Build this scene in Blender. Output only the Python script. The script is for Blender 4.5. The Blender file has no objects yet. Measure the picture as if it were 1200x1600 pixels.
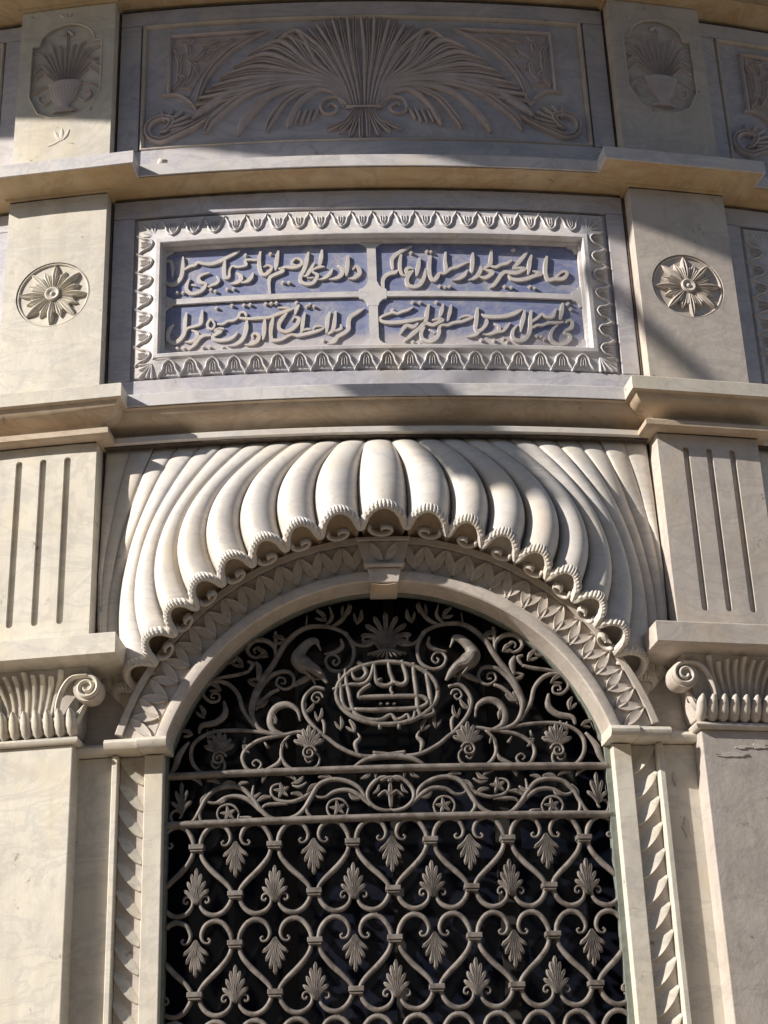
import bpy, math, random
from mathutils import Vector, Matrix
random.seed(7)
PI = math.pi
sc = bpy.context.scene
COL = sc.collection

# ------------------------------------------------------------------ camera, sky, sun, exposure
R = 7.4516                       # plan radius of the bowed front (metres)
cam = bpy.data.cameras.new('camera'); camo = bpy.data.objects.new('camera', cam); COL.objects.link(camo)
camo.matrix_world = Matrix(((0.99902131, 0.01837922, -0.04023207, -0.23944723),
                            (-0.02908076, -0.41242635, -0.91052667, -5.67714056),
                            (-0.03332753, 0.91080553, -0.41148824, 0.0), (0, 0, 0, 1)))
cam.sensor_fit = 'VERTICAL'; cam.sensor_height = 36.0; cam.lens = 2602.2157 / 1600 * 36.0
cam.clip_end = 500; cam.clip_start = 0.05
sc.camera = camo

SUN_EL, SUN_AZ = math.radians(28.0), math.radians(65.0)    # height, and angle to the left of the front's normal
sun_dir = Vector((-math.sin(SUN_AZ) * math.cos(SUN_EL), -math.cos(SUN_AZ) * math.cos(SUN_EL), math.sin(SUN_EL)))
world = bpy.data.worlds.new('World'); sc.world = world; world.use_nodes = True
wn = world.node_tree.nodes; wl = world.node_tree.links
sky = wn.new('ShaderNodeTexSky'); sky.sky_type = 'NISHITA'; sky.sun_disc = False
sky.sun_elevation = SUN_EL
sky.sun_rotation = math.atan2(sun_dir.x, sun_dir.y)
sky.air_density = 0.9; sky.dust_density = 0.4
wl.new(sky.outputs[0], wn['Background'].inputs[0]); wn['Background'].inputs[1].default_value = 0.11
sl = bpy.data.lights.new('sun', 'SUN'); sl.energy = 5.0; sl.angle = math.radians(0.55); sl.color = (1.0, 0.935, 0.845)
so = bpy.data.objects.new('sun', sl); COL.objects.link(so); so.rotation_euler = sun_dir.to_track_quat('Z', 'Y').to_euler()
so.location = (-6, -8, 9)
sc.view_settings.view_transform = 'Standard'; sc.view_settings.look = 'None'
sc.view_settings.exposure = 0.56; sc.view_settings.gamma = 1; sc.view_settings.use_curve_mapping = False

# ------------------------------------------------------------------ materials
def nodes_of(m): return m.node_tree.nodes, m.node_tree.links
def mix(n, l, fac, a, b, kind='MIX'):
    x = n.new('ShaderNodeMix'); x.data_type = 'RGBA'; x.blend_type = kind
    for s, v in ((x.inputs[0], fac), (x.inputs[6], a), (x.inputs[7], b)):
        if hasattr(v, 'default_value') or hasattr(v, 'is_linked'): l.new(v, s)
        else: s.default_value = v if not isinstance(v, tuple) else (*v, 1)
    return x.outputs[2]
def ramp(n, l, src, a, b, ca=0.0, cb=1.0):
    r = n.new('ShaderNodeMapRange'); l.new(src, r.inputs[0])
    r.inputs[1].default_value = a; r.inputs[2].default_value = b; r.inputs[3].default_value = ca; r.inputs[4].default_value = cb
    r.interpolation_type = 'SMOOTHSTEP'
    return r.outputs[0]
def noise(n, l, vec, scale, detail=4, rough=0.55, dist=0.0):
    t = n.new('ShaderNodeTexNoise'); l.new(vec, t.inputs['Vector']); t.inputs['Scale'].default_value = scale
    t.inputs['Detail'].default_value = detail; t.inputs['Roughness'].default_value = rough; t.inputs['Distortion'].default_value = dist
    return t.outputs['Fac']
def scaled(n, l, vec, s, rot=(0, 0, 0)):
    mp = n.new('ShaderNodeMapping'); l.new(vec, mp.inputs[0]); mp.inputs[2].default_value = rot; mp.inputs[3].default_value = s
    return mp.outputs[0]
def marble(name, base, second, vein, veinamt=0.5, stain=0.0, staincol=(0.30, 0.17, 0.06), grime=0.25, bump=0.25, rough=0.5):
    m = bpy.data.materials.new(name); m.use_nodes = True; n, l = nodes_of(m); b = n['Principled BSDF']
    pos = n.new('ShaderNodeNewGeometry').outputs['Position']
    big = noise(n, l, pos, 2.3, 5, 0.6, 0.6)
    c = mix(n, l, ramp(n, l, big, 0.38, 0.66), base, second)
    # slanting veins, as in quarried grey-veined marble
    vv = scaled(n, l, pos, (1.0, 1.0, 2.2), (0.2, 0.75, 0.1))
    v1 = noise(n, l, vv, 3.1, 8, 0.66, 1.1)
    a = n.new('ShaderNodeMath'); a.operation = 'SUBTRACT'; l.new(v1, a.inputs[0]); a.inputs[1].default_value = 0.5
    a2 = n.new('ShaderNodeMath'); a2.operation = 'ABSOLUTE'; l.new(a.outputs[0], a2.inputs[0])
    vm = ramp(n, l, a2.outputs[0], 0.0, 0.055, veinamt, 0.0)
    c = mix(n, l, vm, c, vein)
    # streaks of weather running down
    st = scaled(n, l, pos, (9.0, 9.0, 0.9)); s1 = noise(n, l, st, 1.0, 6, 0.65)
    c = mix(n, l, ramp(n, l, s1, 0.45, 0.8, 0.0, grime), c, tuple(x * 0.45 for x in base))
    if stain:
        s2 = noise(n, l, pos, 4.2, 6, 0.7, 0.8)
        c = mix(n, l, ramp(n, l, s2, 0.30, 0.72, stain * 0.35, stain), c, staincol)
    sp = noise(n, l, pos, 85, 3, 0.7); c = mix(n, l, ramp(n, l, sp, 0.60, 0.78, 0, 0.30), c, tuple(x * 0.5 for x in base))
    blot = noise(n, l, scaled(n, l, pos, (1, 1, .6)), 5.5, 7, 0.68, 0.9)
    c = mix(n, l, ramp(n, l, blot, 0.50, 0.70, 0, grime * 1.3), c, tuple(x * y for x, y in zip(base, (0.62, 0.60, 0.58))))
    yel = noise(n, l, scaled(n, l, pos, (1.3, 1.3, .8), (0, 0, 1.1)), 3.4, 5, 0.6, 0.5)
    c = mix(n, l, ramp(n, l, yel, 0.50, 0.72, 0, 0.40), c, tuple(x * y for x, y in zip(base, (0.93, 0.84, 0.66))))
    pit = noise(n, l, pos, 16, 6, 0.75)
    c = mix(n, l, ramp(n, l, pit, 0.63, 0.71, 0, grime * 1.8), c, (0.16, 0.12, 0.09))
    l.new(c, b.inputs['Base Color'])
    r = ramp(n, l, big, 0.3, 0.7, rough - 0.08, rough + 0.16); l.new(r, b.inputs['Roughness'])
    b.inputs['Specular IOR Level'].default_value = 0.35
    f1 = noise(n, l, pos, 38, 8, 0.7); f2 = noise(n, l, pos, 7, 4, 0.6)
    ad = n.new('ShaderNodeMath'); ad.operation = 'MULTIPLY_ADD'; l.new(f2, ad.inputs[0]); ad.inputs[1].default_value = 2.2; l.new(f1, ad.inputs[2])
    bp = n.new('ShaderNodeBump'); bp.inputs['Strength'].default_value = bump; bp.inputs['Distance'].default_value = 0.004
    l.new(ad.outputs[0], bp.inputs['Height']); l.new(bp.outputs[0], b.inputs['Normal'])
    return m
def plain(name, a, c2, scale=20, rough=0.6, metal=0.0, bump=0.2, spec=0.4):
    m = bpy.data.materials.new(name); m.use_nodes = True; n, l = nodes_of(m); b = n['Principled BSDF']
    pos = n.new('ShaderNodeNewGeometry').outputs['Position']
    f = noise(n, l, pos, scale, 6, 0.65, 0.3)
    l.new(mix(n, l, ramp(n, l, f, 0.35, 0.68), a, c2), b.inputs['Base Color'])
    b.inputs['Roughness'].default_value = rough; b.inputs['Metallic'].default_value = metal; b.inputs['Specular IOR Level'].default_value = spec
    bp = n.new('ShaderNodeBump'); bp.inputs['Strength'].default_value = bump; bp.inputs['Distance'].default_value = 0.003
    l.new(noise(n, l, pos, scale * 4, 5, 0.7), bp.inputs['Height']); l.new(bp.outputs[0], b.inputs['Normal'])
    return m
M = {}
M['cream'] = marble('cream_marble', (0.67, 0.63, 0.545), (0.57, 0.535, 0.475), (0.38, 0.37, 0.37), 0.35, 0.16, (0.42, 0.32, 0.19), 0.38)
M['warm'] = marble('warm_marble', (0.58, 0.53, 0.48), (0.49, 0.45, 0.42), (0.33, 0.30, 0.29), 0.35, 0.20, (0.36, 0.25, 0.14), 0.42)
M['blue'] = marble('grey_blue_veined_marble', (0.54, 0.52, 0.54), (0.44, 0.44, 0.50), (0.30, 0.31, 0.38), 0.45, 0.10, (0.36, 0.22, 0.12), 0.3)
M['frame'] = marble('pale_grey_marble', (0.62, 0.60, 0.60), (0.54, 0.53, 0.55), (0.32, 0.32, 0.38), 0.35, 0.12, (0.38, 0.26, 0.16), 0.25)
M['hood'] = marble('ivory_marble', (0.67, 0.63, 0.57), (0.57, 0.56, 0.56), (0.40, 0.40, 0.44), 0.38, 0.24, (0.46, 0.34, 0.21), 0.24, 0.15)
M['soffit'] = marble('stained_moulding_marble', (0.60, 0.51, 0.36), (0.52, 0.41, 0.26), (0.30, 0.20, 0.11), 0.4, 0.60, (0.44, 0.26, 0.10), 0.35)
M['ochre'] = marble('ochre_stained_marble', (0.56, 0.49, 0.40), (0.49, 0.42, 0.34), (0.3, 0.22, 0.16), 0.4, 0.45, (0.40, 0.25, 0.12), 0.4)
M['relief'] = marble('relief_marble', (0.56, 0.51, 0.53), (0.50, 0.46, 0.48), (0.32, 0.29, 0.30), 0.3, 0.35, (0.36, 0.23, 0.14), 0.35)
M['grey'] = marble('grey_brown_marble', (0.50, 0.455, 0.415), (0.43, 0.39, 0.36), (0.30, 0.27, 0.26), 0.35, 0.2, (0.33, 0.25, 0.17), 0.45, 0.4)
M['letter'] = marble('letter_marble', (0.60, 0.56, 0.53), (0.52, 0.49, 0.48), (0.3, 0.28, 0.3), 0.2, 0.12, (0.36, 0.26, 0.17), 0.2, 0.15)
M['iron'] = plain('dusty_painted_iron', (0.21, 0.185, 0.165), (0.095, 0.08, 0.07), 22, 0.55, 0.0, 0.25)
M['green'] = plain('grey_green_frame_paint', (0.20, 0.22, 0.19), (0.14, 0.15, 0.13), 26, 0.6)
M['glass'] = plain('dark_window_glass', (0.006, 0.008, 0.016), (0.012, 0.012, 0.02), 3, 0.12, 0, 0.02, 0.5)
M['dark'] = plain('dark_room', (0.02, 0.018, 0.016), (0.012, 0.011, 0.010), 4, 0.9)
M['wood'] = plain('old_eave_wood', (0.16, 0.10, 0.06), (0.09, 0.06, 0.04), 12, 0.8)
M['street'] = plain('dusty_street', (0.38, 0.31, 0.23), (0.30, 0.245, 0.19), 3, 0.95)
M['render'] = plain('old_lime_plaster', (0.42, 0.35, 0.26), (0.34, 0.28, 0.21), 2.5, 0.95)
M['joint'] = plain('dark_joint', (0.10, 0.075, 0.055), (0.05, 0.038, 0.03), 40, 0.95)
M['black'] = plain('plain_black', (0.03, 0.03, 0.03), (0.02, 0.02, 0.02), 10, 0.6)
# worn blue paint of the inscription fields
def bluepaint():
    m = bpy.data.materials.new('worn_blue_paint'); m.use_nodes = True; n, l = nodes_of(m); b = n['Principled BSDF']
    pos = n.new('ShaderNodeNewGeometry').outputs['Position']
    f = noise(n, l, scaled(n, l, pos, (1, 1, 3.0)), 14, 7, 0.7, 0.5)
    c = mix(n, l, ramp(n, l, f, 0.3, 0.7), (0.15, 0.175, 0.34), (0.25, 0.27, 0.37))
    g = noise(n, l, pos, 6, 6, 0.7, 1.0)
    c = mix(n, l, ramp(n, l, g, 0.50, 0.68, 0.0, 0.75), c, (0.42, 0.40, 0.42))
    z = n.new('ShaderNodeSeparateXYZ'); l.new(pos, z.inputs[0])
    g2 = n.new('ShaderNodeMath'); g2.operation = 'MULTIPLY_ADD'; l.new(g, g2.inputs[0]); g2.inputs[1].default_value = 0.11; l.new(z.outputs[2], g2.inputs[2])
    c = mix(n, l, ramp(n, l, g2.outputs[0], 3.35, 3.42, 0.85, 0.0), c, (0.50, 0.45, 0.44))     # paint worn off along the foot of the panel
    l.new(c, b.inputs['Base Color']); b.inputs['Roughness'].default_value = 0.75
    bp = n.new('ShaderNodeBump'); bp.inputs['Strength'].default_value = 0.4; bp.inputs['Distance'].default_value = 0.004
    l.new(noise(n, l, pos, 60, 6, 0.7), bp.inputs['Height']); l.new(bp.outputs[0], b.inputs['Normal'])
    return m
M['bluepaint'] = bluepaint()

# ------------------------------------------------------------------ geometry helpers: everything is laid out as
# (s = metres along the bowed wall, z = height above the eye, d = metres out of the wall face)
def W(s, z, d):
    t = s / R
    return Vector(((R + d) * math.sin(t), R - (R + d) * math.cos(t), z))
class MB:
    def __init__(self): self.v = []; self.f = []
    def vert(self, s, z, d): self.v.append(W(s, z, d)); return len(self.v) - 1
    def raw(self, p): self.v.append(Vector(p)); return len(self.v) - 1
    def grid(self, rows, closed_u=False, closed_v=False):
        """rows: list of lists of vertex ids"""
        n = len(rows); k = len(rows[0])
        for i in range(n if closed_u else n - 1):
            for j in range(k if closed_v else k - 1):
                self.f.append((rows[i][j], rows[(i + 1) % n][j], rows[(i + 1) % n][(j + 1) % k], rows[i][(j + 1) % k]))
    def box(self, s0, s1, z0, z1, d0, d1, ns=1):
        rows = []
        for i in range(ns + 1):
            s = s0 + (s1 - s0) * i / ns
            rows.append([self.vert(s, z0, d0), self.vert(s, z0, d1), self.vert(s, z1, d1), self.vert(s, z1, d0)])
        self.grid(rows, closed_v=True)
        self.f.append(tuple(rows[0])); self.f.append(tuple(reversed(rows[-1])))
    def build(self, name, mat, parent=None, label=None, smooth=False, kind=None, bevel=0, loc=None):
        base = Vector(parent['_w']) if parent is not None else (Vector(loc) if loc else Vector((0, 0, 0)))
        me = bpy.data.meshes.new(name)
        me.from_pydata([tuple(v - base) for v in self.v], [], self.f); me.update()
        bm_fix(me)
        if smooth:
            for p in me.polygons: p.use_smooth = True
            if smooth != 'all':
                me.set_sharp_from_angle(angle=math.radians(38))
        me.materials.append(M[mat])
        o = bpy.data.objects.new(name, me); COL.objects.link(o)
        if parent is not None: o.parent = parent; o['_w'] = tuple(base)
        else: o.location = base; o['_w'] = tuple(base)
        if label: o['label'] = label
        if kind: o['kind'] = kind
        if bevel:
            b = o.modifiers.new('bevel', 'BEVEL'); b.width = bevel; b.segments = 2; b.limit_method = 'ANGLE'; b.angle_limit = math.radians(40)
        return o
import bmesh
def bm_fix(me):
    b = bmesh.new(); b.from_mesh(me); bmesh.ops.recalc_face_normals(b, faces=b.faces); b.to_mesh(me); b.free()
def thing(name, label, cat, s, z, d=0.0, group=None):
    o = bpy.data.objects.new(name, None); COL.objects.link(o); p = W(s, z, d); o.location = p; o['_w'] = tuple(p)
    o.empty_display_size = 0.1; o['label'] = label; o['category'] = cat
    if group: o['group'] = group
    return o
def rotated(p, th):
    v = Vector(p) - Vector((0, R, 0)); return Matrix.Rotation(th, 3, 'Z') @ v + Vector((0, R, 0))
def dup_tree(o, th, parent=None, skip=()):
    c = o.copy(); COL.objects.link(c)
    if parent is None:
        c.location = rotated(o.location, th); c.rotation_euler = (0, 0, o.rotation_euler.z + th)
    else: c.parent = parent
    for ch in o.children:
        if ch.name.split('.')[0] in skip: continue
        dup_tree(ch, th, c, skip)
    return c
def smooth_path(pts, n=4):
    """Catmull-Rom through tuples"""
    if len(pts) < 3: return [tuple(p) for p in pts]
    P = [pts[0]] + list(pts) + [pts[-1]]; out = []
    for i in range(1, len(P) - 2):
        for k in range(n):
            t = k / n
            out.append(tuple(0.5 * ((2 * b) + (-a + c) * t + (2 * a - 5 * b + 4 * c - e) * t * t + (-a + 3 * b - 3 * c + e) * t ** 3)
                             for a, b, c, e in zip(P[i - 1], P[i], P[i + 1], P[i + 2])))
    out.append(tuple(pts[-1]))
    return out
def normals(pts):
    out = []
    for i in range(len(pts)):
        a = pts[max(0, i - 1)]; b = pts[min(len(pts) - 1, i + 1)]
        tx, tz = b[0] - a[0], b[1] - a[1]; L = math.hypot(tx, tz) or 1e-9
        out.append((-tz / L, tx / L, tx / L, tz / L))
    return out
SECT = {'round': ((-.5, 0), (-.42, .55), (-.2, .92), (0, 1), (.2, .92), (.42, .55), (.5, 0)),
        'flat': ((-.53, -.2), (-.49, .92), (-.44, 1), (.44, 1), (.49, .92), (.53, -.2)),
        'vee': ((-.5, 0), (0, 1), (.5, 0)),
        'leaf': ((-.5, 0), (-.40, .7), (-.2, .9), (0, .45), (.2, .9), (.40, .7), (.5, 0))}
def ridge(mb, pts, d0, h, prof='round', n=4, cap=0.5, hfun=None):
    """a raised line of stone on the surface d0"""
    p = smooth_path(pts, n); nn = normals(p)
    a, b = p[0], p[-1]
    if cap:
        p = [(a[0] - nn[0][2] * a[2] * cap, a[1] - nn[0][3] * a[2] * cap, a[2] * .35)] + p + [(b[0] + nn[-1][2] * b[2] * cap, b[1] + nn[-1][3] * b[2] * cap, b[2] * .35)]
        nn = [nn[0]] + nn + [nn[-1]]
    rows = []
    for i, (q, m) in enumerate(zip(p, nn)):
        hh = h * (hfun(i / (len(p) - 1)) if hfun else 1)
        dd = d0(q[0], q[1]) if callable(d0) else d0
        if cap and i in (0, len(p) - 1): hh *= .8
        rows.append([mb.vert(q[0] + m[0] * c[0] * q[2], q[1] + m[1] * c[0] * q[2], dd + hh * c[1]) for c in SECT[prof]])
    mb.grid(rows); mb.f.append(tuple(rows[0])); mb.f.append(tuple(reversed(rows[-1])))
def bar(mb, pts, d, t, n=4, sect=8, tap=True):
    """closed bar of iron lying in the plane d: width from pts, thickness t"""
    p = smooth_path(pts, n); nn = normals(p); rows = []
    for q, m in zip(p, nn):
        w = q[2]; row = []; tt = max(.008, min(t, w * 1.15)) if tap else t
        for k in range(sect):
            a = 2 * PI * (k + .5) / sect; ca, sa = math.cos(a), math.sin(a)
            e = .88; x = math.copysign(abs(ca) ** e, ca) * .5; y = math.copysign(abs(sa) ** e, sa) * .5
            row.append(mb.vert(q[0] + m[0] * x * w, q[1] + m[1] * x * w, d + y * tt))
        rows.append(row)
    mb.grid(rows, closed_v=True); mb.f.append(tuple(rows[0])); mb.f.append(tuple(reversed(rows[-1])))
def prof_sweep(mb, prof, s0, s1, ns, ends=True, dfun=None):
    rows = []
    for i in range(ns + 1):
        s = s0 + (s1 - s0) * i / ns
        rows.append([mb.vert(s, z, d) for d, z in prof])
    mb.grid(rows)
    if ends: mb.f.append(tuple(rows[0])); mb.f.append(tuple(reversed(rows[-1])))
def wrap_sweep(mb, prof, s0, s1, dface, dback=0.0):
    """moulding that wraps the three free sides of a block"""
    rows = []
    for (s, sg, f) in ((s0, -1, 0), (s0, -1, 1), (s1, 1, 1), (s1, 1, 0)):
        rows.append([mb.vert(s + sg * p, z, (dface + p) if f else dback) for p, z in prof])
    mid = []
    for k in (1, 2): pass
    mb.grid(rows)
    # lids
    mb.f.append((rows[0][0], rows[1][0], rows[2][0], rows[3][0])); mb.f.append((rows[3][-1], rows[2][-1], rows[1][-1], rows[0][-1]))
def star_plate(mb, rect, cen, outline, dtop, dfloor, dback, nfloor=True):
    """block front with a sunk field whose outline is star-shaped about cen"""
    s0, s1, z0, z1 = rect; n = len(outline)
    ringo = []; ringi = []; ringf = []
    for (s, z) in outline:
        dx, dz = s - cen[0], z - cen[1]
        t = min(((s1 if dx > 0 else s0) - cen[0]) / dx if abs(dx) > 1e-9 else 1e9, ((z1 if dz > 0 else z0) - cen[1]) / dz if abs(dz) > 1e-9 else 1e9)
        ringo.append(mb.vert(cen[0] + dx * t, cen[1] + dz * t, dtop)); ringi.append(mb.vert(s, z, dtop)); ringf.append(mb.vert(s, z, dfloor))
    mb.grid([ringo, ringi, ringf], closed_v=True)
    c = mb.vert(cen[0], cen[1], dfloor)
    for i in range(n): mb.f.append((ringf[i], ringf[(i + 1) % n], c))
    # corners
    for (cs, cz) in ((s0, z0), (s1, z0), (s1, z1), (s0, z1)):
        # two neighbouring ring verts either side of the corner
        best = None
        ang = math.atan2(cz - cen[1], cs - cen[0])
        for i in range(n):
            a = math.atan2(outline[i][1] - cen[1], outline[i][0] - cen[0]); b = math.atan2(outline[(i + 1) % n][1] - cen[1], outline[(i + 1) % n][0] - cen[0])
            da = (ang - a + PI) % (2 * PI) - PI; db = (b - ang + PI) % (2 * PI) - PI
            if da >= -1e-9 and db >= -1e-9 and da < 1 and db < 1: best = i
        if best is not None: mb.f.append((ringo[best], mb.vert(cs, cz, dtop), ringo[(best + 1) % n]))
    mb2 = [mb.vert(s0, z0, dtop), mb.vert(s1, z0, dtop), mb.vert(s1, z1, dtop), mb.vert(s0, z1, dtop)]
    bk = [mb.vert(s0, z0, dback), mb.vert(s1, z0, dback), mb.vert(s1, z1, dback), mb.vert(s0, z1, dback)]
    mb.grid([mb2, bk], closed_v=True)
def spiral(cs, cz, r0, r1, turns, a0, w0, w1, hand=1, n=None):
    n = n or max(6, int(turns * 9)); out = []
    for i in range(n + 1):
        t = i / n; a = a0 + hand * turns * 2 * PI * t; r = r0 + (r1 - r0) * t
        out.append((cs + r * math.cos(a), cz + r * math.sin(a), w0 + (w1 - w0) * t))
    return out
def dec(key, k=1e-4):
    return [[tuple(float(c) * k for c in p.split(',')) for p in st.split(' ')] for st in TRACED[key].split('|')]
def mirror(st): return [(-p[0], *p[1:]) for p in st]
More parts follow.
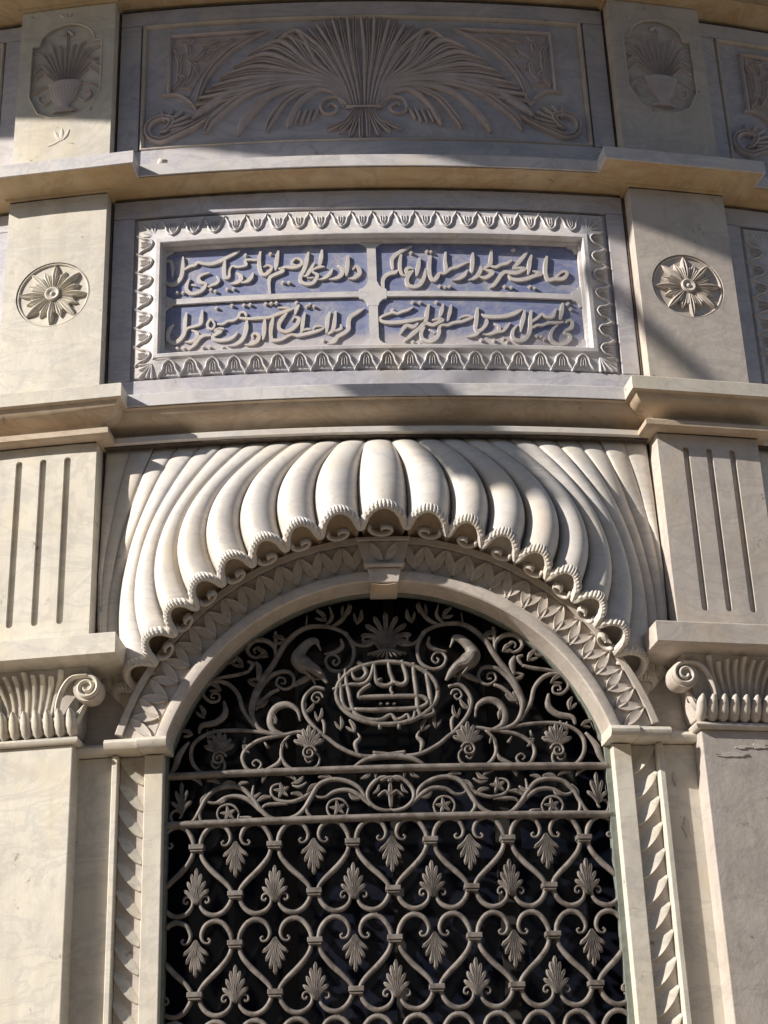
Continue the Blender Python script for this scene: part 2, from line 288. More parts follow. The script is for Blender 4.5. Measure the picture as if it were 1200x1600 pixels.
TRACED = {
'text_tr': '1609,37371,76 1274,37188,155 938,36946,172 810,36745,155 802,36503,137 829,36301,103|998,36240,103 909,36140,171 684,36082,205 491,35943,171 406,35744,153 405,35505,136 434,35259,85|1179,36965,120 1123,36662,155 1111,36340,154 1157,36098,137 1262,35986,103 1404,36097,137|1652,36298,69 1483,36358,137 1359,36258,154 1404,36117,171 1577,36157,137|1631,36209,103 1452,36017,171 1364,35777,171 1416,35538,171 1652,35457,171 1896,35577,171 2045,35857,154 2107,36098,137 2141,36319,76|1914,36803,103 1866,36499,172 1803,36217,172 1759,35977,86|2366,36906,121 2298,36541,172 2284,36219,189 2306,35938,206 2435,35770,206 2598,35940,172 2691,36101,120 2881,36103,138 3132,36306,138 3378,36390,138 3609,36515,121 3876,36649,76|2981,37094,104 2944,36708,138 2955,36425,155 2954,36204,155|4090,37072,105 4054,36726,174 4018,36401,173 3997,36139,97|3803,36256,87 3705,36053,156 3524,35890,155 3348,35807,103 3174,35765,41|4367,36441,104 4338,36227,174 4204,36002,173 4058,35871,138 3847,35795,62|4851,37254,105 4810,36866,157 4758,36580,174 4537,36372,122 4410,36281,63|4464,36310,69 4669,36255,139 4845,36187,174 4689,36013,156 4475,35908,156 4272,35980,87|4753,36499,139 4957,36424,139 5209,36553,140 5440,36621,140 5661,36791,88|6302,37182,124 6108,36909,159 5877,36615,158 5706,36407,105 5969,36416,140 6159,36383,141 5885,36211,175 5602,36161,175 5362,36214,157 5179,36067,157 5024,35821,156 4835,35556,139 4672,35444,62|6487,37046,106 6396,36757,176 6338,36430,176 6283,36145,98|6486,36294,70 6658,36241,141 6810,36158,141 6504,36053,158 6215,35921,175 5860,35847,175 5585,35898,157 5474,36056,98|7120,37014,107 7041,36663,177 6999,36337,177 7013,36054,176 7123,35890,176 7304,35947,159 7516,35957,195 7731,36008,177 7897,36219,142 7801,36343,124 7609,36244,106 7453,36055,106',
'text_tl': '-8106,37540,105 -8261,37423,157 -8317,37266,77|-8271,37079,70 -8097,37064,139 -8021,36755,139 -8021,36352,104|-7596,37226,87 -7599,36801,156 -7627,36401,173 -7750,36130,173 -7972,35980,173 -8180,36005,138 -8259,36152,69|-7586,36598,104 -7328,36760,139 -7122,36804,138 -6985,36935,139 -6811,36862,138 -6465,36817,173 -6121,36914,173 -5812,37076,155 -5536,37220,138 -5302,37376,62|-5897,36940,103 -5930,36639,155 -5928,36318,172 -5868,36121,154 -5731,36185,137 -5712,36464,103 -5603,36658,103 -5431,36607,120 -5225,36615,120 -5036,36685,120 -5088,36889,120 -4916,36920,120 -4675,36886,103 -4555,36928,62|-6523,36406,76 -6805,36338,138 -6958,36189,138 -6870,35982,155 -6662,35888,137 -6797,35618,172 -7035,35497,172 -7275,35495,172 -7433,35706,155 -7403,35983,138 -7313,36184,76|-7212,35888,103 -7033,35827,76|-6558,35761,86 -6387,35829,137 -6223,35897,137 -6142,36051,120 -6236,36226,76|-5413,36317,103 -5265,36176,154 -5258,35996,171 -5429,35866,154 -5668,35821,62|-4772,36296,75 -4830,36091,154 -4984,35920,154 -5241,35855,68|-4468,37280,103 -4520,36918,155 -4504,36514,171 -4419,36229,154 -4266,36189,154 -4094,36352,154 -4018,36521,103 -4195,36619,103 -4350,36538,62|-3745,37284,103 -3799,36962,172 -3835,36641,171 -3871,36382,96|-3700,36454,86 -3564,36327,154 -3856,36180,154 -4078,36051,154 -4131,35814,136 -4115,35535,119 -4076,35275,75|-3717,36435,103 -3443,36494,137 -3203,36460,154 -2963,36522,154 -2784,36656,120 -2891,36842,120 -3096,36870,103 -3219,36654,120 -3031,36565,68|-2543,37152,103 -2618,36751,171 -2726,36352,171 -2867,36037,153 -2853,35797,153 -2633,35669,153 -2395,35700,153 -2255,35895,153 -2201,36093,136 -2386,36220,102 -2350,36339,102 -2109,36451,137 -1911,36453,68|-2311,36659,96 -2488,36303,154 -2628,36068,136 -2771,36034,61|-2595,35947,75 -2356,35970,75|-1992,37255,103 -2033,36892,171 -2090,36551,130|-1581,36363,75 -1706,36117,153 -1914,35924,136 -2154,35852,61|-1357,36469,137 -1189,36304,154 -1229,36064,170 -1437,35910,153 -1728,35858,61|-952,36923,120 -978,36580,188 -1020,36260,171 -1043,36012,95|-779,36302,85 -639,36444,137 -507,36249,171 -547,36049,171 -756,35893,153 -967,35878,61',
'text_br': '1552,34526,85 1336,34381,119 1131,34323,135 924,34227,118 757,34279,135 552,34211,118 311,34096,118 223,33980,128 337,33862,152 639,33811,169 1011,33835,169 1419,33891,152 1760,33968,135 2039,34007,95|2196,34636,102 2114,34321,170 2065,33968,152 1953,33734,135|2300,33922,75 2506,33969,136 2714,33931,153 2497,33793,153 2290,33695,152 2022,33773,169 1811,33578,169 1601,33385,169 1391,33192,151 1163,32954,60|2759,34658,102 2694,34362,170 2606,34079,109|3082,34621,102 3014,34286,153 2917,33913,88|1964,33598,118 1835,33345,152 1874,33074,152 2121,32958,168 2396,33074,169 2544,33346,152 2562,33579,135 2679,33697,119 2900,33698,136 3108,33797,136 3280,33838,136 3452,33859,136 3731,33980,136 3912,34062,103 3705,34137,120 3498,34095,102 3385,34023,61|2162,33481,101 2358,33338,101|1725,33781,95 1543,33618,169 1309,33677,152 1170,33581,152 1018,33303,81|4136,34518,103 4081,34143,171 4027,33789,171 4001,33516,136 4126,33440,153 4323,33599,137 4463,33836,154 4466,34001,75|4126,33440,153 3981,33282,153 3772,33194,102 3609,33180,41|4279,34205,86 4472,34111,171 4849,34099,189 5229,34148,172 5582,34276,173 5833,34422,121 5923,34472,52|4760,33772,96 4924,33658,137 4921,33494,154 4702,33373,154 4458,33290,102 4282,33306,48|5399,33850,76 5230,33619,137 5083,33459,120 4856,33392,55|6024,34428,104 5948,34071,173 5857,33754,155 5802,33447,69|6302,34438,104 6224,34080,156 6199,33726,173 6123,33371,172 5915,33092,172 5637,33046,171 5459,33196,154 5497,33509,137 5692,33757,76|6283,33933,121 6502,34090,122 6725,34295,122 6821,34181,122 6991,34140,122 7171,34215,140 7309,34565,91|6298,33651,111 6479,33774,121 6687,33782,121 6866,33867,122 7043,33914,122 7252,33914,139 7552,33967,87|7603,34828,98 7541,34488,175 7448,34108,126|7674,33972,98 7821,34066,123 7924,33952,140 7862,33713,158 7643,33586,122 7564,33465,105 7764,33356,157 7748,33160,157 7489,32954,156 7211,32935,173 7015,33091,156 7002,33363,139 7127,33642,122 7331,33816,63',
'text_bl': '-7416,34607,96 -7462,34258,154 -7473,33907,153 -7493,33676,170 -7652,33416,170 -7887,33280,170 -8094,33412,170 -8150,33688,154 -8070,33954,137 -7930,34118,75|-6786,34679,96 -6816,34328,153 -6864,34058,153 -7117,33959,136 -7354,33898,119 -7460,33704,95|-6441,34263,119 -6568,34076,119 -6556,33880,119 -6403,33792,119 -6286,33979,102 -6407,34229,102|-6168,34003,95 -5964,33997,119 -5762,34121,119 -5559,34128,119 -5356,34272,119 -5289,34464,119 -5119,34474,119 -5024,34312,102|-5288,34229,118 -4916,34169,135 -4578,34182,152 -4139,34199,135 -3800,34327,152 -3461,34449,152 -3224,34537,101 -3088,34570,68|-7183,33777,95 -7005,33679,136 -6968,33482,153 -7142,33301,152 -7453,33277,61|-6427,33522,118 -6705,33522,152 -6906,33400,169 -7072,33142,152 -7312,32901,61|-5922,33769,101 -6132,33813,85 -6301,33708,102 -6023,33682,135 -6232,33548,152 -6366,33421,135 -6263,33299,152 -6027,33256,152 -5757,33278,152 -5539,33389,135 -5381,33581,74|-5017,34077,118 -5034,33747,169 -5118,33403,168 -5286,33142,168 -5521,33021,134 -5763,32993,47|-4748,33274,74 -4815,33406,118 -4680,33495,135 -4539,33372,151 -4614,33144,168 -4815,33020,134 -5091,33008,60|-4308,34098,118 -4326,33748,168 -4344,33439,151 -4385,33201,87|-3970,34198,101 -4039,33851,168 -4075,33503,151 -4036,33192,151 -3876,33138,151 -3641,33174,134 -3438,33300,134 -3236,33369,117 -3002,33320,151 -2733,33368,151 -2396,33452,151 -2092,33558,117 -1984,33632,74 -2123,33715,101 -2325,33702,118 -2401,33580,74|-3325,34568,74 -3561,34618,101 -3781,34620,74|-3428,34369,95 -3633,34104,169 -3753,33837,151 -3704,33610,151 -3470,33522,151 -3234,33620,168 -3029,33845,168 -2959,34076,152 -3127,34161,101 -3236,34001,67|-2952,34702,108 -3055,34510,152 -3119,34270,88|-2720,34340,94 -2792,33991,151 -2830,33682,151 -2873,33443,87|-2832,33526,74 -2663,33598,118 -2512,33584,87|-1741,34346,108 -1814,34036,151 -1855,33687,151 -1887,33408,101|-1504,34379,94 -1545,34028,151 -1585,33717,168 -1657,33487,151 -1811,33367,101|-1322,33757,84 -1313,33593,134 -1455,33512,117 -1597,33485,84|-359,34501,54 -662,34299,152 -937,34090,168 -1011,33819,168 -1025,33547,168 -1224,33358,168 -1462,33210,167 -1601,32983,150 -1853,32906,60',
'dots_tr': '1580,37066,138 2221,37128,138 2376,37109,138 2663,35508,137 2866,35454,137 3056,35484,137 5753,37283,141 5284,35540,139 5541,35496,139 6312,35563,140 6482,35501,140',
'dots_tl': '-5071,37151,138 -7827,35570,138 -7568,35557,138 -6454,35614,137 -6282,35523,137 -5804,35599,137 -5547,35603,137 -4072,37158,138 -3585,35796,136 -3340,35769,136',
'dots_br': '744,34405,135 1555,34754,136 1844,34746,136 2491,34755,136 1488,32940,134 1748,32889,134 4189,33052,136 4698,33042,136 5079,33128,137 5223,32988,137 6427,33296,138 6596,33251,138 6710,33158,138 7814,34838,141 7906,34592,141',
'dots_bl': '-6224,34758,136 -5612,34829,136 -5137,34817,136 -4882,34826,136 -7764,33019,136 -7510,33012,135 -6750,33004,135 -6480,32985,135 -5974,32945,135 -4271,34833,136 -4051,34838,136 -3847,34851,136 -3052,34832,135 -2648,34632,135 -2528,34726,135 -2361,34633,135 -2017,33080,134',
'med': '-1032,19826,154 -803,19596,171 -725,19370,154 -923,19153,145 -1135,19181,119 -1237,19385,111 -1211,19562,145|-457,19743,120 -532,19365,137 -712,19059,145 -971,18955,145 -1354,18966,128 -1953,18807,110|-435,19743,111 -406,19318,145 -330,19005,162 -36,18887,162 225,19036,162 131,19394,145 80,19775,120|-370,19094,111 -155,19142,136|225,19036,162 519,18918,162 717,19070,162 676,19427,154 554,19832,137|980,19734,137 1001,19198,162 1060,18576,170 1079,18004,170 1196,17761,169 1450,17756,153 1646,17862,136 1568,18016,110 1351,17911,85|1419,19458,129 1485,19011,154 1529,18567,162 1571,18082,128|-1027,18471,144 -517,18488,161 121,18490,161 886,18482,162 1267,18439,162 1451,18260,145 1296,18109,144 952,18028,161 103,18003,161 -532,17997,161 -1208,18037,144|-1006,18448,144 -1001,18624,144 -804,18818,145 -587,18967,128|154,18838,94 129,18728,102 217,18571,111|-1488,19571,128 -1457,19080,145 -1362,18635,153 -1296,18237,152 -1209,17972,152 -1045,17784,152 -669,17643,152 -248,17632,152 97,17806,127 301,17618,144 515,17688,127 689,17793,118 776,17638,127 917,17679,127 969,17918,102|-1706,19399,119 -1654,18864,144 -1623,18378,144 -1461,18067,135 -1166,18005,118|-316,17490,143 -292,17294,126|359,17473,143 381,17278,126',
'meddots': '-249,18222,169 -8,18216,170 238,18210,170',
'scroll': '1367,20932,135 1980,21224,150 2735,21271,181 3250,21030,196 3677,20594,211 4085,19887,225 4496,19265,255 4759,18725,254 4887,18189,209 4767,17733,178 4446,17372,163 3772,17227,147 3189,17315,132 2597,17225,132 2223,17081,146 1767,16716,160 1172,16415,159 589,16332,145 -203,16432,130 -578,16472,130|1537,21048,105 1242,20620,149 1151,20230,149 1279,19762,148 1677,19523,148 2054,19633,134 2195,19942,119 2042,20154,104 1794,20127,89 1680,19910,89 1822,19753,89 1931,19876,89 1847,19970,74|4005,20044,105 4034,20514,166 4369,20804,182 4786,20804,167 5032,20513,152 4924,20261,136 4667,20159,106 4491,20340,91 4618,20552,91 4787,20473,91 4731,20316,76|1406,20971,105 1143,20582,119 825,20471,119 514,20516,104 403,20730,89 543,20884,90 728,20849,90 820,20706,75 697,20630,75|4862,18036,134 4652,18802,165 4276,19343,180 3915,19561,165 3541,19564,149 3342,19349,134 3399,19040,119 3690,18922,104 3977,19113,90 3903,19360,90 3692,19330,75 3666,19153,75 3815,19152,75|2223,17081,117 2608,17450,147 2927,17899,162 3026,18354,163 2862,18738,163 2576,18933,163 2224,18861,118|2297,18554,89 2395,18728,89 2602,18725,89 2702,18525,89 2547,18375,89 2428,18514,74 2550,18588,74|4755,17567,134 5171,18188,164 5364,18801,165 5732,19203,166 6158,19328,152 6524,19175,152 6636,18866,136 6363,18572,121 6064,18609,90 6067,18840,91 6289,18880,91 6337,18726,76 6200,18710,75|4369,17320,118 5118,17444,134 6014,17466,149 6601,17315,150 6985,16977,150 7015,16452,150 6717,16005,149 6260,15857,133 5867,16043,104 5878,16377,89 6163,16511,89 6292,16265,89 6132,16117,74 6007,16228,74|3552,17229,118 4501,17094,148 5001,16828,148 5211,16454,148 5017,16010,147 4684,15975,117 4530,16198,88 4709,16345,88 4848,16233,74 4745,16122,73|3478,17230,103 3753,16912,132 3809,16390,146 3476,15964,146 2962,15883,131 2536,16073,102 2495,16407,87 2744,16566,88 2976,16400,88 2869,16179,73 2729,16292,73|-568,16323,188 82,16321,217 731,16255,217 1262,15985,87',
'leafs': '3996,21129,121 4003,20750,151 4009,20357,75|4646,19264,135 4601,19730,226 4733,20003,91|4988,19652,90 4825,19925,151 5037,20042,76|4973,19652,105 5417,19535,136 6016,19459,106 6385,19329,61|3362,19040,119 3000,19236,223 2709,19355,149 2582,19048,59|3137,17708,74 3235,18123,148 3618,18348,222 4054,18193,267 4210,17736,252 4078,17397,192 3699,17227,103|5873,18571,90 5824,18111,225 6151,17792,225 6669,17694,180 6759,17414,75|2017,21215,90 1614,21442,150 1367,21804,135 1283,22125,45|2207,21253,90 1923,21597,135 2019,22035,45|2885,21262,75 2834,21707,45|1622,20771,75 1571,20458,149 1860,20258,149 2245,20199,60|3876,18921,104 4167,18804,134 4520,18495,119 4723,18189,60|3803,16539,73 3915,16204,161 4354,15978,117 4537,15969,59|7110,17128,90 7447,16678,210 7595,16230,195 7857,15822,60|2296,17080,73 2286,17606,132 2481,17829,44|1101,16432,72 1189,16801,174 1017,17028,116 1135,17250,44|5101,17203,59 5144,16978,104|4420,16982,59 4273,16758,132',
'bird': '2348,20307,60 2449,20525,120 2538,20665,255 2776,20616,330 3060,20323,420 3155,20010,599 2916,19740,627 2610,19588,417 2353,19359,282 2137,19054,104|2941,19507,134 2742,19277,89',
'pal': '6033,16751,669 2831,16811,658',
'frz': '-78,15418,95 200,15584,123 535,15438,136 794,15087,136 780,14744,136 498,14478,122 156,14384,108 -32,14423,81|845,14674,95 1035,15151,136 1491,15452,150 2043,15545,151 2514,15364,164 2767,14980,164 3017,14564,150 3342,14286,136 3814,14177,137 4230,14261,151 4597,14613,165 4827,14955,152 5200,15334,153 5695,15435,153 6175,15329,154 6499,15015,154 6680,14669,140 6924,14255,139 7262,14131,126 7619,14220,112 7729,14496,98 7555,14668,84 7333,14544,84 7410,14378,70|670,14542,95 1058,14909,163 1477,15141,150 1953,15111,136 2285,14920,109 2574,14949,82 2707,15133,55|2734,15015,82 2943,14703,137 2941,14429,123 2724,14194,95 2533,14197,54|2677,15223,82 3038,14942,137 3510,14798,123 3961,14881,110 4181,15100,96 4150,15363,83 3894,15449,69 3692,15313,55|2931,15476,55 3197,15319,110 3442,15385,55|3608,14728,68 4055,14743,124 4397,14711,110 4557,14531,55|4806,15441,55 4846,15024,124 4684,14681,69|4516,14442,82 4962,14906,152 5390,15076,139 5804,15039,125 6138,14864,111 6422,14932,84 6563,15119,56|5300,14332,55 4919,14295,96 4853,14145,55|6534,15015,84 6709,14600,126 6645,14256,111 6412,14120,55|1483,14524,68 1630,14760,82 1872,14845,82 2140,14751,82 2237,14509,82 2115,14252,81 1840,14176,81 1573,14263,81 1489,14510,68|5311,14469,69 5467,14709,83 5716,14797,83 5986,14706,83 6079,14465,83 5947,14205,83 5664,14124,83 5395,14208,83 5316,14456,69',
'frzfl': '1856,14516,272 3809,15208,275 5691,14467,277',
}
BAY = 2 * 1.2575 / R            # angle from one bay to the next
SB = 1.05                        # half width of a bay's wall

# ------------------------------------------------------------------ setting: ground, wall, opposite side
m = MB(); g = [m.raw((x, y, -1.62)) for x, y in ((-90, -90), (90, -90), (90, 90), (-90, 90))]; m.f.append(tuple(g))
m.build('ground', 'street', kind='structure')

ARC_Z, ARC_IN, ARC_FA, ARC_OUT, SPRING = 1.440, 0.810, 0.852, 0.975, 1.672
AD = .050                        # how far the arch ring stands proud of the jambs
# bowed wall, with the arched opening left out of the middle bay
m = MB()
def wall_col(s0, s1, z0a, z0b, ztop, d=-0.006):
    a = [m.vert(s0, z0a, d), m.vert(s1, z0b, d), m.vert(s1, ztop, d), m.vert(s0, ztop, d)]; m.f.append(tuple(a))
def arch_z(s, r=0.90):
    s = abs(s)
    if s >= r: return None
    return ARC_Z + math.sqrt(max(0, r * r - s * s))
edges = [-1.36, -1.2, -1.05, -0.86] + [-0.86 + 1.72 * i / 24 for i in range(1, 24)] + [0.86, 1.05, 1.2, 1.36]
for a, b in zip(edges[:-1], edges[1:]):
    if b <= -0.8599 or a >= 0.8599: wall_col(a, b, -1.62, -1.62, 6.3)
    else: wall_col(a, b, arch_z(a), arch_z(b), 6.3); wall_col(a, b, -1.62, -1.62, 0.02)
for k in (-3, -2, -1, 1, 2, 3):
    c = k * BAY * R
    for i in range(6):
        a = c - 1.2575 + 2.515 * i / 6; b = a + 2.515 / 6
        if (k == -1 and a > -1.37) or (k == 1 and b < 1.37): continue
        a2 = max(a, 1.36) if k == 1 else a; b2 = min(b, -1.36) if k == -1 else b
        wall_col(a2, b2, -1.62, -1.62, 6.3)
m.build('wall', 'warm', kind='structure')

t = thing('apartment_house', 'plastered house across the street, out of the picture', 'house', 0, -1.62)
m = MB(); HV = [m.raw(p) for p in ((-40, -15, -1.62), (40, -15, -1.62), (40, -15, 11.0), (-40, -15, 11.0), (-40, -27, -1.62), (40, -27, -1.62), (40, -27, 11.0), (-40, -27, 11.0))]
m.f += [(0, 1, 2, 3), (4, 5, 6, 7), (0, 1, 5, 4), (1, 2, 6, 5), (2, 3, 7, 6), (3, 0, 4, 7)]; m.build('house_wall', 'render', t)
for i in range(-8, 9):
    for z in (.2, 3.6):
        m = MB(); q = [m.raw(p) for p in ((i * 3.2 - .5, -14.99, z), (i * 3.2 + .5, -14.99, z), (i * 3.2 + .5, -14.99, z + 1.7), (i * 3.2 - .5, -14.99, z + 1.7), (i * 3.2 - .5, -14.93, z), (i * 3.2 + .5, -14.93, z), (i * 3.2 + .5, -14.93, z + 1.7), (i * 3.2 - .5, -14.93, z + 1.7))]
        m.f += [(0, 1, 2, 3), (4, 5, 6, 7), (0, 1, 5, 4), (1, 2, 6, 5), (2, 3, 7, 6), (3, 0, 4, 7)]; m.build('shutter', 'wood', t)

sd = sun_dir
def pole(p, q, r0, r1, name, mat, parent=None):
    m = MB(); p = Vector(p); q = Vector(q); ax = (q - p).normalized(); u = ax.orthogonal().normalized(); w = ax.cross(u); rows = []
    for i in range(13):
        c = p.lerp(q, i / 12); r = (r0 + (r1 - r0) * i / 12) * (1 + .05 * math.sin(i * 2.1)); rows.append([m.raw(c + (u * math.cos(a) + w * math.sin(a)) * r) for a in [2 * PI * k / 14 for k in range(14)]])
    m.grid(rows, closed_v=True); m.f.append(tuple(rows[0])); m.f.append(tuple(reversed(rows[-1]))); return m.build(name, mat, parent, smooth=True)
t = thing('band_shade_casters', 'added unseen poles that throw diagonal shadow bands, out of view to the left', 'shade_caster', 0, 4)  # invented stand-ins for the unknown, unseen objects casting the diagonal shadow bands
def shade_from(s, z, d, L): return W(s, z, d) + sd * L
A_ = shade_from(.06, 3.05, .10, 5.2); B_ = shade_from(.62, 2.50, .10, 6.1)
pole(A_, B_, .125, .10, 'thick_shade_pole', 'render', t)
C_ = shade_from(.86, 3.62, .05, 5.4); D_ = shade_from(1.42, 2.98, .10, 6.6)
pole(C_, D_, .038, .03, 'thin_shade_pole', 'wood', t)
pole(C_, A_, .012, .012, 'shade_pole_link', 'black', t)

# dark room behind the window
m = MB()
m.box(-1.6, 1.6, -0.4, 3.1, -3.2, -3.15, 4); m.box(-1.6, -1.55, -0.4, 3.1, -3.1, -0.02); m.box(1.55, 1.6, -0.4, 3.1, -3.1, -0.02)
m.box(-1.5, 1.5, 3.05, 3.1, -3.1, -0.02, 4); m.box(-1.5, 1.5, -0.4, -0.35, -3.1, -0.02, 4)
m.build('room_wall', 'dark', kind='structure')

# ------------------------------------------------------------------ the eave above the frame: its shade lies over the top of the front
EAVE_Z, EAVE_P = 5.89, 2.0
t = thing('wooden_eave', 'projecting dark wooden eave above the top cornice of the bowed front', 'eave', 0, EAVE_Z)
m = MB(); prof_sweep(m, [(0, EAVE_Z), (EAVE_P, EAVE_Z), (EAVE_P, EAVE_Z + .14), (EAVE_P + .03, EAVE_Z + .14), (EAVE_P + .03, EAVE_Z + .2), (0, EAVE_Z + .5)], -6, 6, 60)
m.build('boarding', 'wood', t)
for i in range(22):
    m = MB(); s = -5.2 + i * .495; m.box(s, s + .07, EAVE_Z - .09, EAVE_Z - .002, 0.02, EAVE_P - .15); m.build('bracket', 'wood', t)

# ------------------------------------------------------------------ horizontal mouldings
P_TOP = [(0, 4.985), (.012, 4.986), (.016, 4.998), (.035, 5.004), (.065, 5.010), (.10, 5.022), (.118, 5.036), (.130, 5.040), (.134, 5.044), (.134, 5.085), (.130, 5.088), (0, 5.095)]
P_UP = [(0, 4.000), (.012, 4.001), (.016, 4.010), (.040, 4.014), (.072, 4.018), (.098, 4.024), (.112, 4.034), (.126, 4.038), (.134, 4.042), (.134, 4.094), (.130, 4.098), (0, 4.112)]
P_LOW = [(0, 2.868), (.046, 2.869), (.056, 2.876), (.056, 2.896), (.046, 2.904), (.014, 2.906), (.014, 2.924), (.022, 2.936), (.044, 2.946), (.070, 2.956), (.092, 2.974), (.098, 2.990), (.110, 2.994), (.115, 2.998), (.115, 3.048), (.111, 3.052), (0, 3.066)]
def bay_cornice(name, prof, label, mats, split):
    t = thing(name, label, 'cornice', 0, prof[0][1])
    e = SB + .004
    # lower moulded part, and the plain projecting shelf above it
    if len(mats) > 2:
        m = MB(); prof_sweep(m, prof[:6] + [(0, prof[5][1])], -e, e, 28); m.build('bead', mats[2], t, smooth=True); lo = 5
        m = MB(); prof_sweep(m, [(0, prof[5][1] + .0005)] + prof[6:split] + [(0, prof[split - 1][1])], -e, e, 28); m.build('moulding', mats[0], t, smooth=True)
    else:
        m = MB(); prof_sweep(m, prof[:split] + [(0, prof[split - 1][1])], -e, e, 28); m.build('moulding', mats[0], t, smooth=True)
    m = MB(); prof_sweep(m, [(0, prof[split - 1][1] + .0005)] + prof[split:], -e, e, 28); m.build('shelf', mats[1], t, bevel=0)
    return t
def joint(t, boxes):
    for (a, b, c, d, e0, e1) in boxes:
        m = MB(); n = max(2, int(max(abs(b - a), abs(d - c)) / .05)); rows = []
        hor = abs(b - a) > abs(d - c)
        for i in range(n + 1):
            u = i / n; w = random.uniform(.35, 1.0)
            if hor: x = a + (b - a) * u; zm, hw = (c + d) / 2, (d - c) / 2 * w; rows.append([m.vert(x, zm - hw, e0), m.vert(x, zm - hw, e1), m.vert(x, zm + hw, e1), m.vert(x, zm + hw, e0)])
            else: zz = c + (d - c) * u; xm, hw = (a + b) / 2, (b - a) / 2 * w; rows.append([m.vert(xm - hw, zz, e0), m.vert(xm - hw, zz, e1), m.vert(xm + hw, zz, e1), m.vert(xm + hw, zz, e0)])
        m.grid(rows, closed_v=True); m.f.append(tuple(rows[0])); m.f.append(tuple(reversed(rows[-1]))); m.build('joint', 'joint', t)
cor_top = bay_cornice('cornice', P_TOP, 'topmost stained cornice crossing above the palm frond panel', ('soffit', 'soffit'), 8)
cor_up = bay_cornice('cornice', P_UP, 'projecting cornice between the palm frond panel and the blue inscription', ('soffit', 'frame'), 8)
cor_low = bay_cornice('cornice', P_LOW, 'projecting cornice between the blue inscription and the fluted shell hood', ('ochre', 'frame', 'hood'), 13)

joint(cor_top, [(-1.04, 1.04, 4.9795, 4.9865, .001, .0305)])
joint(cor_up, [(-1.04, 1.04, 3.9945, 4.0015, .001, .0285), (-1.04, 1.04, 4.110, 4.116, .001, .030)])
joint(cor_low, [(-1.04, 1.04, 2.8625, 2.8685, -.004, .047), (-1.04, 1.04, 3.0645, 3.0705, .001, .028)])

